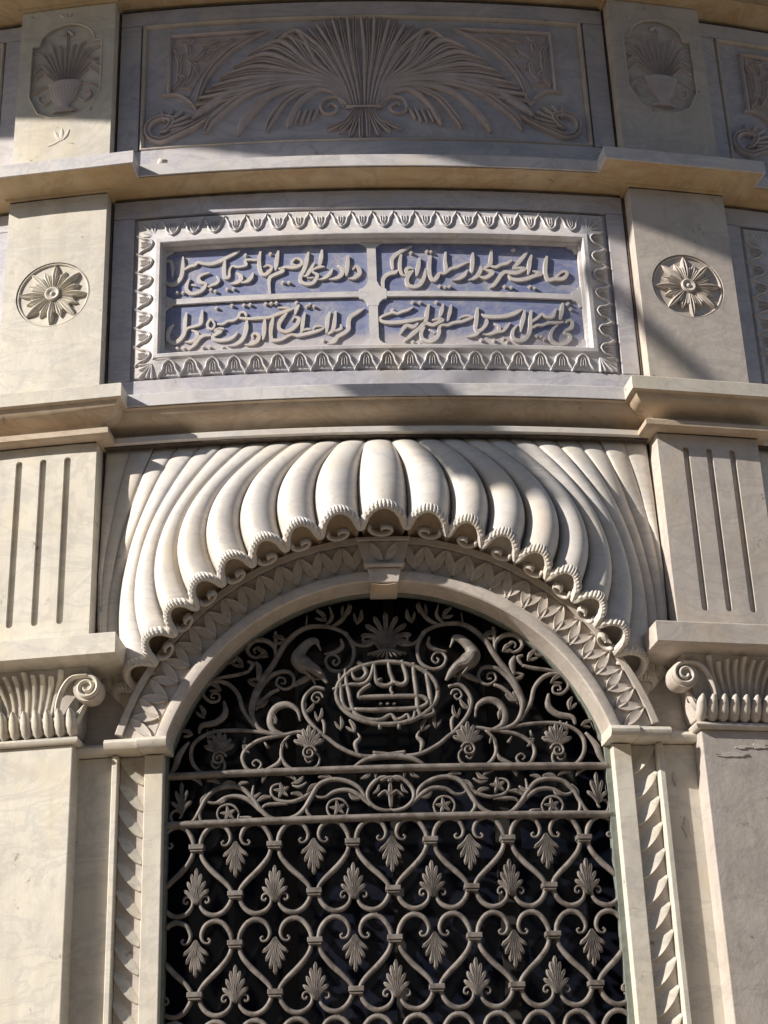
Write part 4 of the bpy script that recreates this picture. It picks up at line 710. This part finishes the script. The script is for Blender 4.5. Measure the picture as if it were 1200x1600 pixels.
# ------------------------------------------------------------------ pilasters
PC = 1.2575; PH = .2025; PD = .10
def arc_outline(cx, w, z0, zs, ztop, n=20):
    """arched niche outline, counter-clockwise"""
    pts = [(cx - w, z0 + .12), (cx - w * .72, z0 + .03), (cx - w * .35, z0), (cx, z0 - .004), (cx + w * .35, z0), (cx + w * .72, z0 + .03), (cx + w, z0 + .12), (cx + w, (z0 + zs) / 2 + .03), (cx + w, zs), (cx + w * .80, zs + .004)]
    for i in range(n + 1):
        a = PI * i / n; pts.append((cx + w * .78 * math.cos(a), zs + .012 + (ztop - zs - .012) * math.sin(a)))
    pts += [(cx - w * .80, zs + .004), (cx - w, zs), (cx - w, (z0 + zs) / 2 + .03)]
    return pts
def pilaster(sg, label, worn):
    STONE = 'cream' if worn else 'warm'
    t = thing('pilaster', label, 'pilaster', sg * PC, -1.62)
    c = sg * PC; a, b = c - PH, c + PH
    # upper block with an urn in a sunk arched field
    m = MB(); out = arc_outline(c, .152, 4.405, 4.79, 4.895)
    star_plate(m, (a - .002, b + .002, 4.116, 4.981), (c, 4.64), out, PD, PD - .012, 0.0); m.build('upper_block', STONE, t)
    m = MB(); n = len(out); ridge(m, [(q[0], q[1], .009) for q in out + [out[0]]], PD - .001, .005, 'round', 1, 0); m.build('niche_edging', STONE, t, smooth=True)
    D = PD - .012
    vase = t
    m = MB(); rows = []
    profw = [(4.435, .050), (4.446, .056), (4.454, .032), (4.466, .024), (4.478, .030), (4.50, .048), (4.53, .060), (4.56, .068), (4.580, .076), (4.590, .076), (4.594, .066)]
    for z, w in profw: rows.append([m.vert(c + w * math.cos(PI * k / 10), z, D + .018 * math.sin(PI * k / 10)) for k in range(11)])
    m.grid(rows); m.f.append(tuple(rows[-1])); m.f.append(tuple(rows[0])); u = m.build('urn', 'relief', t, smooth=True)
    for k in range(9):
        x = (k - 4) * .0135; m = MB(); ridge(m, [(c + x * .6, 4.485, .006), (c + x, 4.53, .009), (c + x * 1.08, 4.568, .009)], D + .013 * math.cos((k - 4) * .3), .006, 'round', 2); m.build('gadroon', 'relief', u, smooth=True)
    for q in (-1, 1):
        m = MB(); ridge(m, [(c + q * .062, 4.50, .008), (c + q * .085, 4.485, .012), (c + q * .110, 4.505, .014), (c + q * .108, 4.535, .012), (c + q * .09, 4.53, .009)], D, .009, 'round', 4)
        ridge(m, [(c + q * .078, 4.575, .008), (c + q * .105, 4.57, .015), (c + q * .135, 4.55, .017)], D, .009, 'leaf', 4); m.build('side_spray', 'relief', u, smooth=True)
    for k in range(-7, 8):
        ang = k * .19; L = (.225 if k % 2 == 0 else .185) - .004 * abs(k)
        if worn: L *= .92 + .14 * random.random()
        m = MB(); x0 = c + k * .006; ex = max(-.136, min(.136, L * math.sin(ang)))
        droop = .02 if abs(k) > 5 else 0
        ridge(m, [(x0, 4.597, .006), (x0 + .40 * ex, 4.60 + .55 * L * math.cos(ang * .7), .010), (c + ex * .8, 4.605 + L * .9 * math.cos(ang * .95), .014), (c + ex, 4.605 + L * math.cos(ang) - droop, .012 if k % 2 else .016)], D, .010, 'leaf', 4, .6)
        m.build('sprig_leaf', 'relief', t, smooth=True)
    m = MB(); ridge(m, [(c - .018, 4.845, .02), (c, 4.862, .022), (c + .018, 4.845, .02)], D, .014, 'round', 3); m.build('bud', 'relief', t, smooth=True)
    if worn:
        m = MB()
        for dx, dz, w_ in ((-.030, -.004, .020), (0, .006, .026), (.030, -.004, .020)): ridge(m, [(c + dx * .15, 4.285, .008), (c + dx * .6, 4.305, w_), (c + dx, 4.335 + dz, .008)], PD - .001, .004, 'round', 3)
        for dx in (-.055, .050): ridge(m, [(c + dx * .1, 4.285, .007), (c + dx * .6, 4.270, .010), (c + dx, 4.262, .006)], PD - .001, .003, 'round', 3)
        for dx in (-.035, -.012, .014, .040): ridge(m, [(c + dx * .3, 4.925, .007), (c + dx, 4.948, .009)], PD - .001, .004, 'round', 3)
        m.build('lower_sprig', STONE, t, smooth=True)
    # mouldings carried round the pilaster
    for pr, spl, mats in ((P_TOP, 8, ('soffit', 'soffit')), (P_UP, 8, ('soffit', 'frame')), (P_LOW, 13, ('ochre', 'cream'))):
        m = MB(); wrap_sweep(m, pr[:spl], a, b, PD); m.build('moulding', mats[0], t, smooth=True)
        m = MB(); q = list(pr[spl:]); q[-1] = (0.0, pr[-1][1]); q = [(q[0][0] * 1.0, pr[spl - 1][1] + .0006)] + q
        wrap_sweep(m, q, a, b, PD); m.build('shelf', mats[1], t)
    # middle block with rosette
    cz = 3.541; r = .150
    circ = [(c + r * math.cos(2 * PI * k / 48), cz + r * .985 * math.sin(2 * PI * k / 48)) for k in range(48)]
    m = MB(); star_plate(m, (a, b, 3.070, 3.996), (c, cz), circ, PD, PD - .010, 0.0); m.build('middle_block', STONE, t)
    m = MB(); ridge(m, [(c + (r - .008) * math.cos(2 * PI * k / 48), cz + (r - .008) * math.sin(2 * PI * k / 48), .010) for k in range(49)], PD - .010, .007, 'round', 1, 0); m.build('rosette_ring', STONE, t, smooth=True)
    m = MB(); rows = []
    for q, (rr, dd) in enumerate(((.032, .0), (.031, .014), (.026, .018), (.020, .016), (.012, .010), (.008, .016), (.0005, .020))): rows.append([m.vert(c + rr * math.cos(2 * PI * k / 20), cz + rr * math.sin(2 * PI * k / 20), PD - .008 + dd) for k in range(20)])
    m.grid(rows, closed_v=True); ros = m.build('rosette', STONE, t, smooth=True)
    for k in range(8):
        th = PI / 2 + .06 * sg + k * PI / 4
        for off, L, w, h in ((0, .138, .027, .019), (PI / 8, .112, .024, .015), (PI / 16, .098, .013, .016), (3 * PI / 16, .098, .013, .016)):
            an = th + off; q = [(.026, .35), (.055, .75), (.085, 1.12), (L * .86, .75), (L, .08)]
            m = MB(); ridge(m, [(c + rr * math.cos(an), cz + rr * math.sin(an), w * ww) for rr, ww in q], PD - .0098, h, 'leaf' if w > .02 else 'vee', 3, .1, lambda u: .45 + .6 * math.sin(PI * min(1, u * 1.1))); m.build('petal', STONE, ros, smooth=True)
    # fluted block
    z0, z1 = 2.056, 2.864
    m = MB(); m.box(a, b, z0, z1, 0.0, PD - .014, 1)
    gs = [c - .093, c, c + .093]; gw = .0125; gz0, gz1 = 2.155, 2.800
    e = [a] + [x for g_ in gs for x in (g_ - gw, g_ + gw)] + [b]
    for i in range(0, len(e), 2): m.box(e[i], e[i + 1], z0, z1, PD - .014, PD)
    for g_ in gs:
        for (za, zb, up_) in ((z0, gz0, 1), (gz1, z1, 0)):
            # rounded groove end
            nn_ = 8; edge = gz0 if up_ else gz1
            ptsr = [(g_ + gw * math.cos(PI * k / nn_), edge - (gw * math.sin(PI * k / nn_) if up_ else -gw * math.sin(PI * k / nn_))) for k in range(nn_ + 1)]
            far = z0 if up_ else z1
            top_ = [m.vert(s, z, PD) for s, z in ptsr]; bot_ = [m.vert(s, z, PD - .014) for s, z in ptsr]; fa = [m.vert(s, far, PD) for s, z in ptsr]
            m.grid([fa, top_, bot_])
    m.build('fluted_block', STONE, t)
    # abacus
    m = MB(); rows_prof = [(.06, 1.952), (.105, 1.962), (.118, 1.966), (.138, 1.968), (.140, 1.970), (.140, 2.042), (.136, 2.046), (.0, 2.051)]
    wrap_sweep(m, rows_prof, a + .008, b - .008, PD); m.build('abacus', STONE, t)
    # capital: bell, lower leaves, reeds and corner volutes
    sa, sb_ = c - .160, c + .160
    m = MB(); wrap_sweep(m, [(-.01, 1.715), (.012, 1.73), (.022, 1.77), (.020, 1.80), (.026, 1.86), (.05, 1.93), (.06, 1.951)], sa, sb_, PD, 0.0); cap = m.build('capital_bell', 'warm', t, smooth=True)
    for k in range(9):
        x = c + (k - 4) * .0405
        m = MB(); rows = []
        for zz, w, dd in ((1.716, .010, .018), (1.728, .018, .030), (1.750, .0195, .044), (1.775, .018, .052), (1.792, .013, .060), (1.803, .007, .062), (1.808, .001, .052)):
            rows.append([m.vert(x + w * math.cos(PI * q / 6), zz, PD + dd - .02 + .02 * math.sin(PI * q / 6)) for q in range(7)])
        m.grid(rows); m.f.append(tuple(rows[0])); m.build('capital_leaf', STONE, cap, smooth=True)
    for k in range(9):
        x = c + (k - 4) * .022; tx = c + (k - 4) * .033; w = .021 if k % 4 else .025; zt = 1.925 + (.012 if k in (0, 4, 8) else 0) - (.01 if k in (1, 7) else 0)
        m = MB(); rows = []
        for u_ in range(7):
            v = u_ / 6; xx = x + (tx - x) * v ** 1.5; zz = 1.79 + (zt - 1.79) * v; dd = .026 + .050 * v ** 2.4 + (.012 if u_ == 6 else 0)
            ww = w * (.55 + .45 * v)
            if u_ == 6: ww *= .8
            rows.append([m.vert(xx + ww * .5 * q, zz, PD + dd - (.012 if abs(q) == 1 else 0)) for q in (-1, -.5, 0, .5, 1)] + [m.vert(xx, zz, PD + dd - .02)])
        m.grid(rows, closed_v=True); m.f.append(tuple(rows[-1])); m.f.append(tuple(rows[0])); m.build('reed', STONE, cap, smooth=True)
    for q in (-1, 1):
        vc = c + q * .222; vz = 1.872; rv = .050
        m = MB(); rows = []
        for dd, rr in ((.02, rv * .8), (.05, rv), (.105, rv), (.112, rv * .96)): rows.append([m.vert(vc + rr * math.cos(2 * PI * k / 24), vz + rr * math.sin(2 * PI * k / 24), PD + dd - .05) for k in range(24)])
        m.grid(rows, closed_v=True); m.f.append(tuple(rows[-1])); m.f.append(tuple(rows[0])); vo = m.build('volute', 'warm', cap, smooth=True)
        m = MB(); ridge(m, spiral(vc, vz, rv * .86, rv * .2, 1.7, PI / 2, .017, .012, -q, 26), PD + .060, .016, 'round', 2, .4)
        ridge(m, [(vc, vz + rv * .88, .015), (vc - q * .05, vz + .040, .017), (vc - q * .085, vz + .005, .018), (vc - q * .105, vz - .045, .018), (vc - q * .110, vz - .085, .016)], lambda s, z: PD + .030 + .030 * max(0, min(1, (z - 1.78) / .12)), .020, 'round', 4, .3)
        m.f and m.build('volute_scroll', STONE, cap, smooth=True)
        m = MB()
        for dz, L in ((-.03, .04), (-.055, .03)): ridge(m, [(vc - q * .02, vz - .055, .016), (vc - q * .045, vz - .055 + dz, .018)], PD + .01, .02, 'round', 3)
        m.build('side_leaf', STONE, cap, smooth=True)
    q_ = -sg
    xw = c + q_ * (PH + .004)
    joint(t, [(xw - .004, xw + .004, 4.15, 4.98, .001, .034), (xw - .004, xw + .004, 3.08, 3.99, .001, .034), (xw - .004, xw + .004, 2.07, 2.86, .0, .012), (a + .002, b - .002, 3.994, 3.9995, PD - .004, PD + .0015), (a + .002, b - .002, 2.8625, 2.8685, PD - .004, PD + .003)])
    # astragal
    m = MB(); wrap_sweep(m, [(0, 1.690), (.014, 1.691), (.020, 1.697), (.022, 1.704), (.018, 1.712), (.010, 1.716), (0, 1.717)], c - .163, c + .163, PD, 0.0); m.build('astragal', STONE, t, smooth=True)
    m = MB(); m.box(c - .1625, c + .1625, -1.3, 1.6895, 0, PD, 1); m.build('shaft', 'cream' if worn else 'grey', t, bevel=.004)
    m = MB(); m.box(c - .21, c + .21, -1.62, -1.302, 0, PD + .05, 1); m.build('plinth', STONE, t, bevel=.006)
    return t
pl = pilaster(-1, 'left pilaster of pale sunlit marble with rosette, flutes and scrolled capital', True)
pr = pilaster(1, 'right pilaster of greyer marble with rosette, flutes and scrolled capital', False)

# ------------------------------------------------------------------ wrought iron window grille
G = -.03
def iron(key, t, name, T=.026, ins=None, sub=None, kw=1.0):
    for st in dec(key):
        for q in ((st, mirror(st)) if sub != 'single' else (st,)):
            m = MB(); bar(m, [(p[0], p[1], p[2] * kw) for p in q], G, T, 4); m.build(name, 'iron', t, smooth='all')
def palmette(cs, cz, L, Wd, direction, t, nl=7, d=None, name='palmette'):
    d = G + .006 if d is None else d
    m = MB(); h = (nl - 1) // 2
    for i in range(-h, h + 1):
        f_ = i / h; ang = f_ * 1.02; ln = L * (1 - .50 * abs(f_) ** 1.1)
        tip = (cs + math.sin(ang) * Wd * (.95 if abs(f_) > .1 else 1) * (1 - .1 * abs(f_)), cz + direction * (ln * math.cos(ang * .75)))
        midp = (cs + math.sin(ang) * Wd * .40, cz + direction * (ln * .5 * math.cos(ang * .5)))
        w = Wd * .40
        ridge(m, [(cs + f_ * Wd * .08, cz, w * .35), (*midp, w * .8), (*tip, w * .9)], d - .006, .014, 'leaf', 3, .7)
    # thin backing web
    m.build(name, 'iron', t, smooth='all')
def grille():
    t = thing('window_grille', 'wrought iron window grille of scrolls, hearts and palmettes', 'grille', 0, -.9)
    # border following the opening
    m = MB(); pts = [(-.793, -.9, .02)] + [(-.793, z * .1, .02) for z in range(-8, 16)]
    m.box(-.806, -.782, -.9, SPRING, G - .02, G + .016); m.build('border_bar', 'green', t)
    m = MB(); m.box(.772, .800, -.9, SPRING, G - .02, G + .016); m.box(.8005, .812, -.9, SPRING, G - .05, G + .01); m.build('border_bar', 'green', t)
    m = MB(); ring_sweep(m, [(.803, G - .02), (.803, G + .010), (.822, G + .010), (.822, G - .02)], A0 - .02, PI - A0 + .02, 48); m.build('border_arch', 'green', t)
    for z in (1.588, 1.414):
        m = MB(); rows = []
        for i in range(21):
            s = -.782 + 1.558 * i / 20; rows.append([m.vert(s, z + .013 * math.sin(a), G + .004 + .018 * math.cos(a)) for a in [2 * PI * k / 10 for k in range(10)]])
        m.grid(rows, closed_v=True); m.build('rail', 'iron', t, smooth='all')
    # lattice of paired S-scrolls
    U = .000716; V = .000700; Pp = .27; H = .330; ZA = 1.335
    strand = [(-125, 22, 12), (-138, 30, 14), (-146, 18, 16), (-136, 2, 17), (-116, 2, 18), (-100, 20, 18), (-104, 46, 16)]  # eye curl (drawn outwards)
    half = [(x_, z_, w_ * .84) for x_, z_, w_ in [(-132, 24, 14), (-120, 16, 14), (-128, 2, 14), (-146, 4, 16), (-160, 22, 20), (-162, 50, 24), (-142, 88, 28), (-100, 106, 30), (-58, 92, 30), (-27, 50, 30), (-16, 8, 26), (-17, -22, 26), (-34, -70, 30), (-78, -125, 34), (-126, -170, 32), (-158, -205, 28), (-172, -238, 26),
            (-164, -278, 28), (-136, -318, 30), (-95, -338, 30), (-52, -328, 28), (-24, -300, 22), (-18, -268, 17), (-34, -244, 14), (-56, -248, 14), (-62, -268, 14), (-48, -276, 14), (-42, -264, 12)]]
    meshes = {}
    for row in range(8):
        z0 = ZA - H * row; ph = 0.0 if row % 2 == 0 else .5
        cols = [-2.5 + i for i in range(6)] if row % 2 == 0 else [-3 + i for i in range(7)]
        for c_ in cols:
            sc_ = c_ * Pp - .003
            for q in (1, -1):
                pts = [(sc_ + q * x * U, z0 + z * V, w * U) for x, z, w in half]
                # cut at the border bars
                runs = []; cur = []
                for p_ in smooth_path(pts, 3):
                    if abs(p_[0]) < .787: cur.append(p_)
                    else:
                        if len(cur) > 3: runs.append(cur)
                        cur = []
                if len(cur) > 3: runs.append(cur)
                for rn in runs:
                    m = MB(); bar(m, rn, G, .022, 1); m.build('scroll_bar', 'iron', t, smooth='all')
            if abs(sc_) < .80:
                lim = lambda x: max(-.79, min(.79, x))
                m = MB(); m.box(lim(sc_ - .026), lim(sc_ + .026), z0 - .011, z0 + .006, G - .020, G + .022); m.box(lim(sc_ - .022), lim(sc_ + .022), z0 - .019, z0 - .0115, G - .016, G + .018); m.build('collar', 'iron', t, bevel=.002)
                if row < 7: palmette(sc_, z0 - 278 * V, .108, .046, 1, t, name='leaf')
            zb = z0 - 243 * V
            for q in (0, 1):
                sx = sc_ + (.5 if q else -.5) * Pp
                if q and c_ != cols[-1]: continue
                if abs(sx) < .80:
                    lim = lambda x: max(-.79, min(.79, x))
                    m = MB(); m.box(lim(sx - .026), lim(sx + .026), zb - .006, zb + .011, G - .020, G + .022); m.box(lim(sx - .022), lim(sx + .022), zb - .0145, zb - .0065, G - .016, G + .018); m.build('collar', 'iron', t, bevel=.002)
                if abs(sx) < .78: palmette(sx, z0 + 12 * V, .108, .046, -1, t, name='leaf')
            # small studs where the scroll rows touch
            for q in (1, -1):
                s_ = sc_ + q * -98 * U
                if abs(s_) < .77:
                    m = MB(); m.box(s_ - .008, s_ + .008, z0 - .2625, z0 - .2480, G - .008, G + .008); m.build('stud', 'iron', t)
    # frieze of running scrolls
    iron('frz', t, 'frieze_scroll', .020, kw=1.12)
    for (x, z, a, L, w) in ((.10, 1.585, 2.4, .045, .018), (.20, 1.565, .2, .05, .018), (.145, 1.50, 3.6, .04, .016), (.25, 1.54, -.6, .05, .018), (.30, 1.49, .4, .05, .018), (.345, 1.545, 2.6, .045, .018), (.42, 1.50, -.3, .05, .018), (.45, 1.56, 1.6, .045, .018), (.50, 1.585, -.4, .045, .016), (.545, 1.565, -.2, .05, .018), (.60, 1.575, .3, .045, .016), (.645, 1.52, -1.2, .05, .018), (.665, 1.56, .6, .045, .016), (.50, 1.50, 2.8, .045, .016), (.33, 1.585, .5, .04, .016), (.61, 1.485, 2.6, .04, .016), (.05, 1.58, 1.2, .035, .014), (.06, 1.50, 2.2, .035, .014)):
        for q in (1, -1):
            m = MB(); z = min(max(z, 1.455), 1.555); ca, sa_ = math.cos(a), math.sin(a)
            ridge(m, [(q * x, z, w * .4), (q * (x + L * .5 * ca - L * .15 * sa_), z + L * .5 * sa_ + L * .15 * ca, w), (q * (x + L * ca), z + L * sa_, w * .5)], G - .004, .014, 'leaf', 4, .5)
            m.build('acanthus_leaf', 'iron', t, smooth='all')
    for st in dec('frzfl'):
        for p_ in st:
            for q in (1, -1):
                m = MB()
                for k in range(5):
                    a = 2 * PI * k / 5 + .5; ridge(m, [(q * p_[0], p_[1], .010), (q * p_[0] + .012 * math.cos(a), p_[1] + .012 * math.sin(a), .016), (q * p_[0] + .026 * math.cos(a), p_[1] + .026 * math.sin(a), .007)], G - .006, .016, 'leaf', 3, .5)
                m.build('flower', 'iron', t, smooth='all')
    for q in (1, -1): palmette(q * .735, 1.455, .10, .040, 1, t, 5)
    m = MB()
    ridge(m, [(0, 1.454, .012), (0, 1.492, .02), (0, 1.530, .014)], G - .006, .016, 'leaf', 3); ridge(m, [(-.042, 1.492, .010), (-.02, 1.507, .015), (0, 1.494, .018), (.02, 1.507, .015), (.042, 1.492, .010)], G - .006, .016, 'round', 3)
    ridge(m, [(-.03, 1.547, .012), (0, 1.557, .016), (.03, 1.547, .012)], G - .006, .014, 'round', 3)
    m.build('lily', 'iron', t, smooth='all')
    # tympanum
    iron('scroll', t, 'scroll_bar', .022, kw=1.0); iron('leafs', t, 'acanthus_leaf', .018, kw=1.1)
    for st in dec('pal'):
        for p_ in st:
            for q in (1, -1):
                palmette(q * p_[0], p_[1] - .012, .070, .056, 1, t, 7)
                m = MB(); ridge(m, spiral(q * p_[0], p_[1] - .030, .026, .006, 1.5, PI * .9 if q > 0 else PI * .1, .010, .008, -q, 18), G + .006, .010, 'round', 2, .4); m.build('volute', 'iron', t, smooth='all')
    for (x, z, a, L, w) in ((.10, 2.135, 1.9, .05, .018), (.155, 2.165, 2.3, .05, .018), (.215, 2.150, .9, .05, .018), (.36, 2.075, .4, .05, .020), (.43, 2.02, .7, .045, .018), (.52, 1.985, .9, .05, .018), (.60, 1.90, .6, .05, .018), (.30, 1.80, 2.4, .05, .018), (.25, 1.77, 1.9, .045, .016), (.40, 1.765, 1.2, .04, .016), (.47, 1.83, 2.6, .045, .018), (.50, 1.93, 3.6, .04, .016), (.66, 1.80, 1.3, .045, .018), (.70, 1.74, .4, .04, .016), (.12, 1.725, 1.2, .045, .018), (.17, 1.735, 1.6, .045, .016), (.52, 1.69, 4.0, .035, .014), (.37, 1.70, 5.0, .035, .014), (.29, 1.97, 1.3, .04, .015), (.235, 1.93, .5, .035, .014), (.575, 2.0, 2.6, .04, .015), (.645, 1.72, 2.2, .04, .016)):
        for q in (1, -1):
            m = MB(); ca, sa_ = math.cos(a), math.sin(a)
            ridge(m, [(q * x, z, w * .4), (q * (x + L * .5 * ca - L * .12 * sa_), z + L * .5 * sa_ + L * .12 * ca, w), (q * (x + L * ca), z + L * sa_, w * .5)], G - .004, .014, 'leaf', 4, .5)
            ridge(m, [(q * x, z, w * .4), (q * (x + L * .3 * ca + L * .25 * sa_), z + L * .3 * sa_ - L * .25 * ca, w * .7), (q * (x + L * .6 * ca + L * .45 * sa_), z + L * .6 * sa_ - L * .45 * ca, w * .4)], G - .004, .012, 'leaf', 4, .5)
            m.build('acanthus_leaf', 'iron', t, smooth='all')
    # big palmette above the medallion
    m = MB()
    for i in range(-4, 5):
        a = i * .36; L = .125 - .008 * abs(i); ridge(m, [(.004 + .006 * i, 2.035, .010), (.004 + L * .55 * math.sin(a * .7), 2.035 + L * .6 * math.cos(a * .7), .017), (.004 + L * math.sin(a) * .9, 2.04 + L * math.cos(a), .020)], G - .008, .018, 'leaf', 4, .6)
    for i in range(-4, 5):
        ridge(m, [(.004 + .005 * i, 2.03, .008), (.004 + .011 * i, 2.012 + .002 * abs(i), .010), (.004 + .017 * i, 1.998 + .004 * abs(i), .009)], G - .004, .016, 'round', 3, .4)
    m.build('crowning_palmette', 'iron', t, smooth='all')
    m = MB(); bar(m, [(.003, 2.0, .014), (.003, 1.985, .014)], G, .02, 1); m.build('stem', 'iron', t, smooth='all')
    # medallion with its ring and pierced lettering
    m = MB(); rr = [(.000 + .183 * math.cos(2 * PI * k / 40), 1.866 + .1135 * (1 if math.sin(2 * PI * k / 40) > 0 else 1.06) * math.sin(2 * PI * k / 40), .0175) for k in range(41)]
    bar(m, rr, G + .012, .022, 1); med = m.build('medallion_ring', 'iron', t, smooth='all', label='oval iron ring holding pierced Arabic lettering')
    for st in dec('med'):
        m = MB(); bar(m, [(p[0], p[1], p[2] * 1.1) for p in st], G + .012, .020, 4, tap=False); m.build('letter', 'iron', med, smooth='all')
    for st in dec('meddots'):
        for p_ in st:
            m = MB(); bar(m, [(p_[0] - .006, p_[1], .002), (p_[0], p_[1], .011), (p_[0] + .006, p_[1], .002)], G + .012, .018, 1, tap=False); m.build('diacritic_dot', 'iron', med)
    # pair of birds holding the medallion
    for q in (1, -1):
        sts = dec('bird')
        m = MB(); rows = []
        p = smooth_path(sts[0], 5); nn = normals(p)
        for a_, b_ in zip(p, nn):
            w = a_[2] * q * q; r_ = w * .5
            rows.append([m.vert(q * (a_[0] + b_[0] * r_ * math.cos(th)), a_[1] + b_[1] * r_ * math.cos(th), G + .012 + max(.006, r_ * .8) * math.sin(th)) for th in [2 * PI * k / 12 for k in range(12)]])
        m.grid(rows, closed_v=True); m.f.append(tuple(rows[0])); m.f.append(tuple(reversed(rows[-1]))); bd = m.build('bird', 'iron', t, smooth='all')
        m = MB(); st = sts[1]; ridge(m, [(q * a_[0], a_[1], a_[2]) for a_ in st], G + .012, .02, 'round', 3); m.build('feet', 'iron', bd, smooth='all')
        b0 = sts[0]; m = MB(); w3 = [(q * b0[5][0], b0[5][1], .016), (q * b0[6][0], b0[6][1] - .004, .024), (q * b0[7][0], b0[7][1], .016), (q * b0[8][0], b0[8][1], .008)]
        ridge(m, w3, G + .030, .008, 'leaf', 4, .6); m.build('wing', 'iron', bd, smooth='all')
    return t
gr = grille()

# ------------------------------------------------------------------ glazed casement behind the grille
t = thing('glazed_window', 'dark glazed casement behind the iron grille', 'window', 0, -.9)
m = MB(); m.box(-.93, -.40, -.9, 2.48, -.262, -.256, 3); m.box(-.345, .005, -.9, 2.48, -.262, -.256, 3); m.box(.045, .395, -.9, 2.48, -.262, -.256, 3); m.box(.45, .93, -.9, 2.48, -.262, -.256, 3); m.build('pane', 'glass', t)
for (a, b, c, d) in ((-.40, -.345, -.9, 2.48), (.005, .045, -.9, 2.48), (.395, .45, -.9, 2.48), (-.95, -.93, -.9, 2.48), (.93, .95, -.9, 2.48)):
    m = MB(); m.box(a, b, c, d, -.275, -.240); m.build('casement_bar', 'dark', t)
m = MB(); m.box(-.85, .85, -1.0, -.9, -.25, .14, 8); o = m.build('window_sill', 'cream', loc=W(0, -1.0, 0), bevel=.006); o['label'] = 'marble sill under the iron window grille'; o['category'] = 'window sill'

for o_ in (pl, pr): o_['group'] = 'pilasters flanking the arched window'
for o_ in (jl, jr): o_['group'] = 'window jambs'
for o_ in (cor_top, cor_up, cor_low): o_['group'] = 'cornices crossing the bowed front'
# flaked patches on the right shaft and beside it
def flake(cs, cz, w, h, d, parent, n=16, seed=1):
    rr = random.Random(seed); m = MB(); o1 = []; o2 = []
    for i in range(n):
        a = 2 * PI * i / n; k = .55 + .45 * rr.random(); o1.append(m.vert(cs + w * k * math.cos(a), cz + h * k * math.sin(a), d)); o2.append(m.vert(cs + w * k * .9 * math.cos(a), cz + h * k * .9 * math.sin(a), d + .0028))
    m.grid([o1, o2], closed_v=True); m.f.append(tuple(o2)); m.build('flaked_patch', 'warm', parent)
flake(1.035, 1.36, .022, .045, .016, jr, 14, 3); flake(1.01, 1.53, .010, .03, .016, jr, 10, 5)
flake(1.20, 1.600, .075, .012, PD - .001, pr, 30, 21); flake(1.30, 1.632, .05, .011, PD - .001, pr, 26, 22); flake(1.235, 1.627, .03, .008, PD - .001, pr, 20, 23)

# ------------------------------------------------------------------ neighbouring bays seen at both edges
def nb(o, th, label, skip=()):
    c = dup_tree(o, th, None, skip); c['label'] = label; return c
for k, side in ((-1, 'left'), (1, 'right')):
    nb(cor_top, k * BAY, 'topmost stained cornice in the %s neighbouring bay' % side)
    nb(cor_up, k * BAY, 'cornice beside the upper block of the %s pilaster, running out of view' % side)
    nb(cor_low, k * BAY, 'cornice beside the rosette block of the %s pilaster, in the neighbouring bay' % side)
    nb(palm, k * BAY, 'carved frond panel cut off by the %s edge, beyond the pilaster' % side)
    nb(insc, k * BAY, 'leaf-framed inscription panel cut off at the %s edge' % side, ('blue_field',))
    nb(hoodo, k * BAY, 'fluted shell hood of the %s neighbouring bay' % side)
    nb(jl if k > 0 else jr, k * BAY, 'window jamb beyond the %s pilaster' % side)
    nb(arch, k * BAY, 'arch ring beyond the %s pilaster' % side)
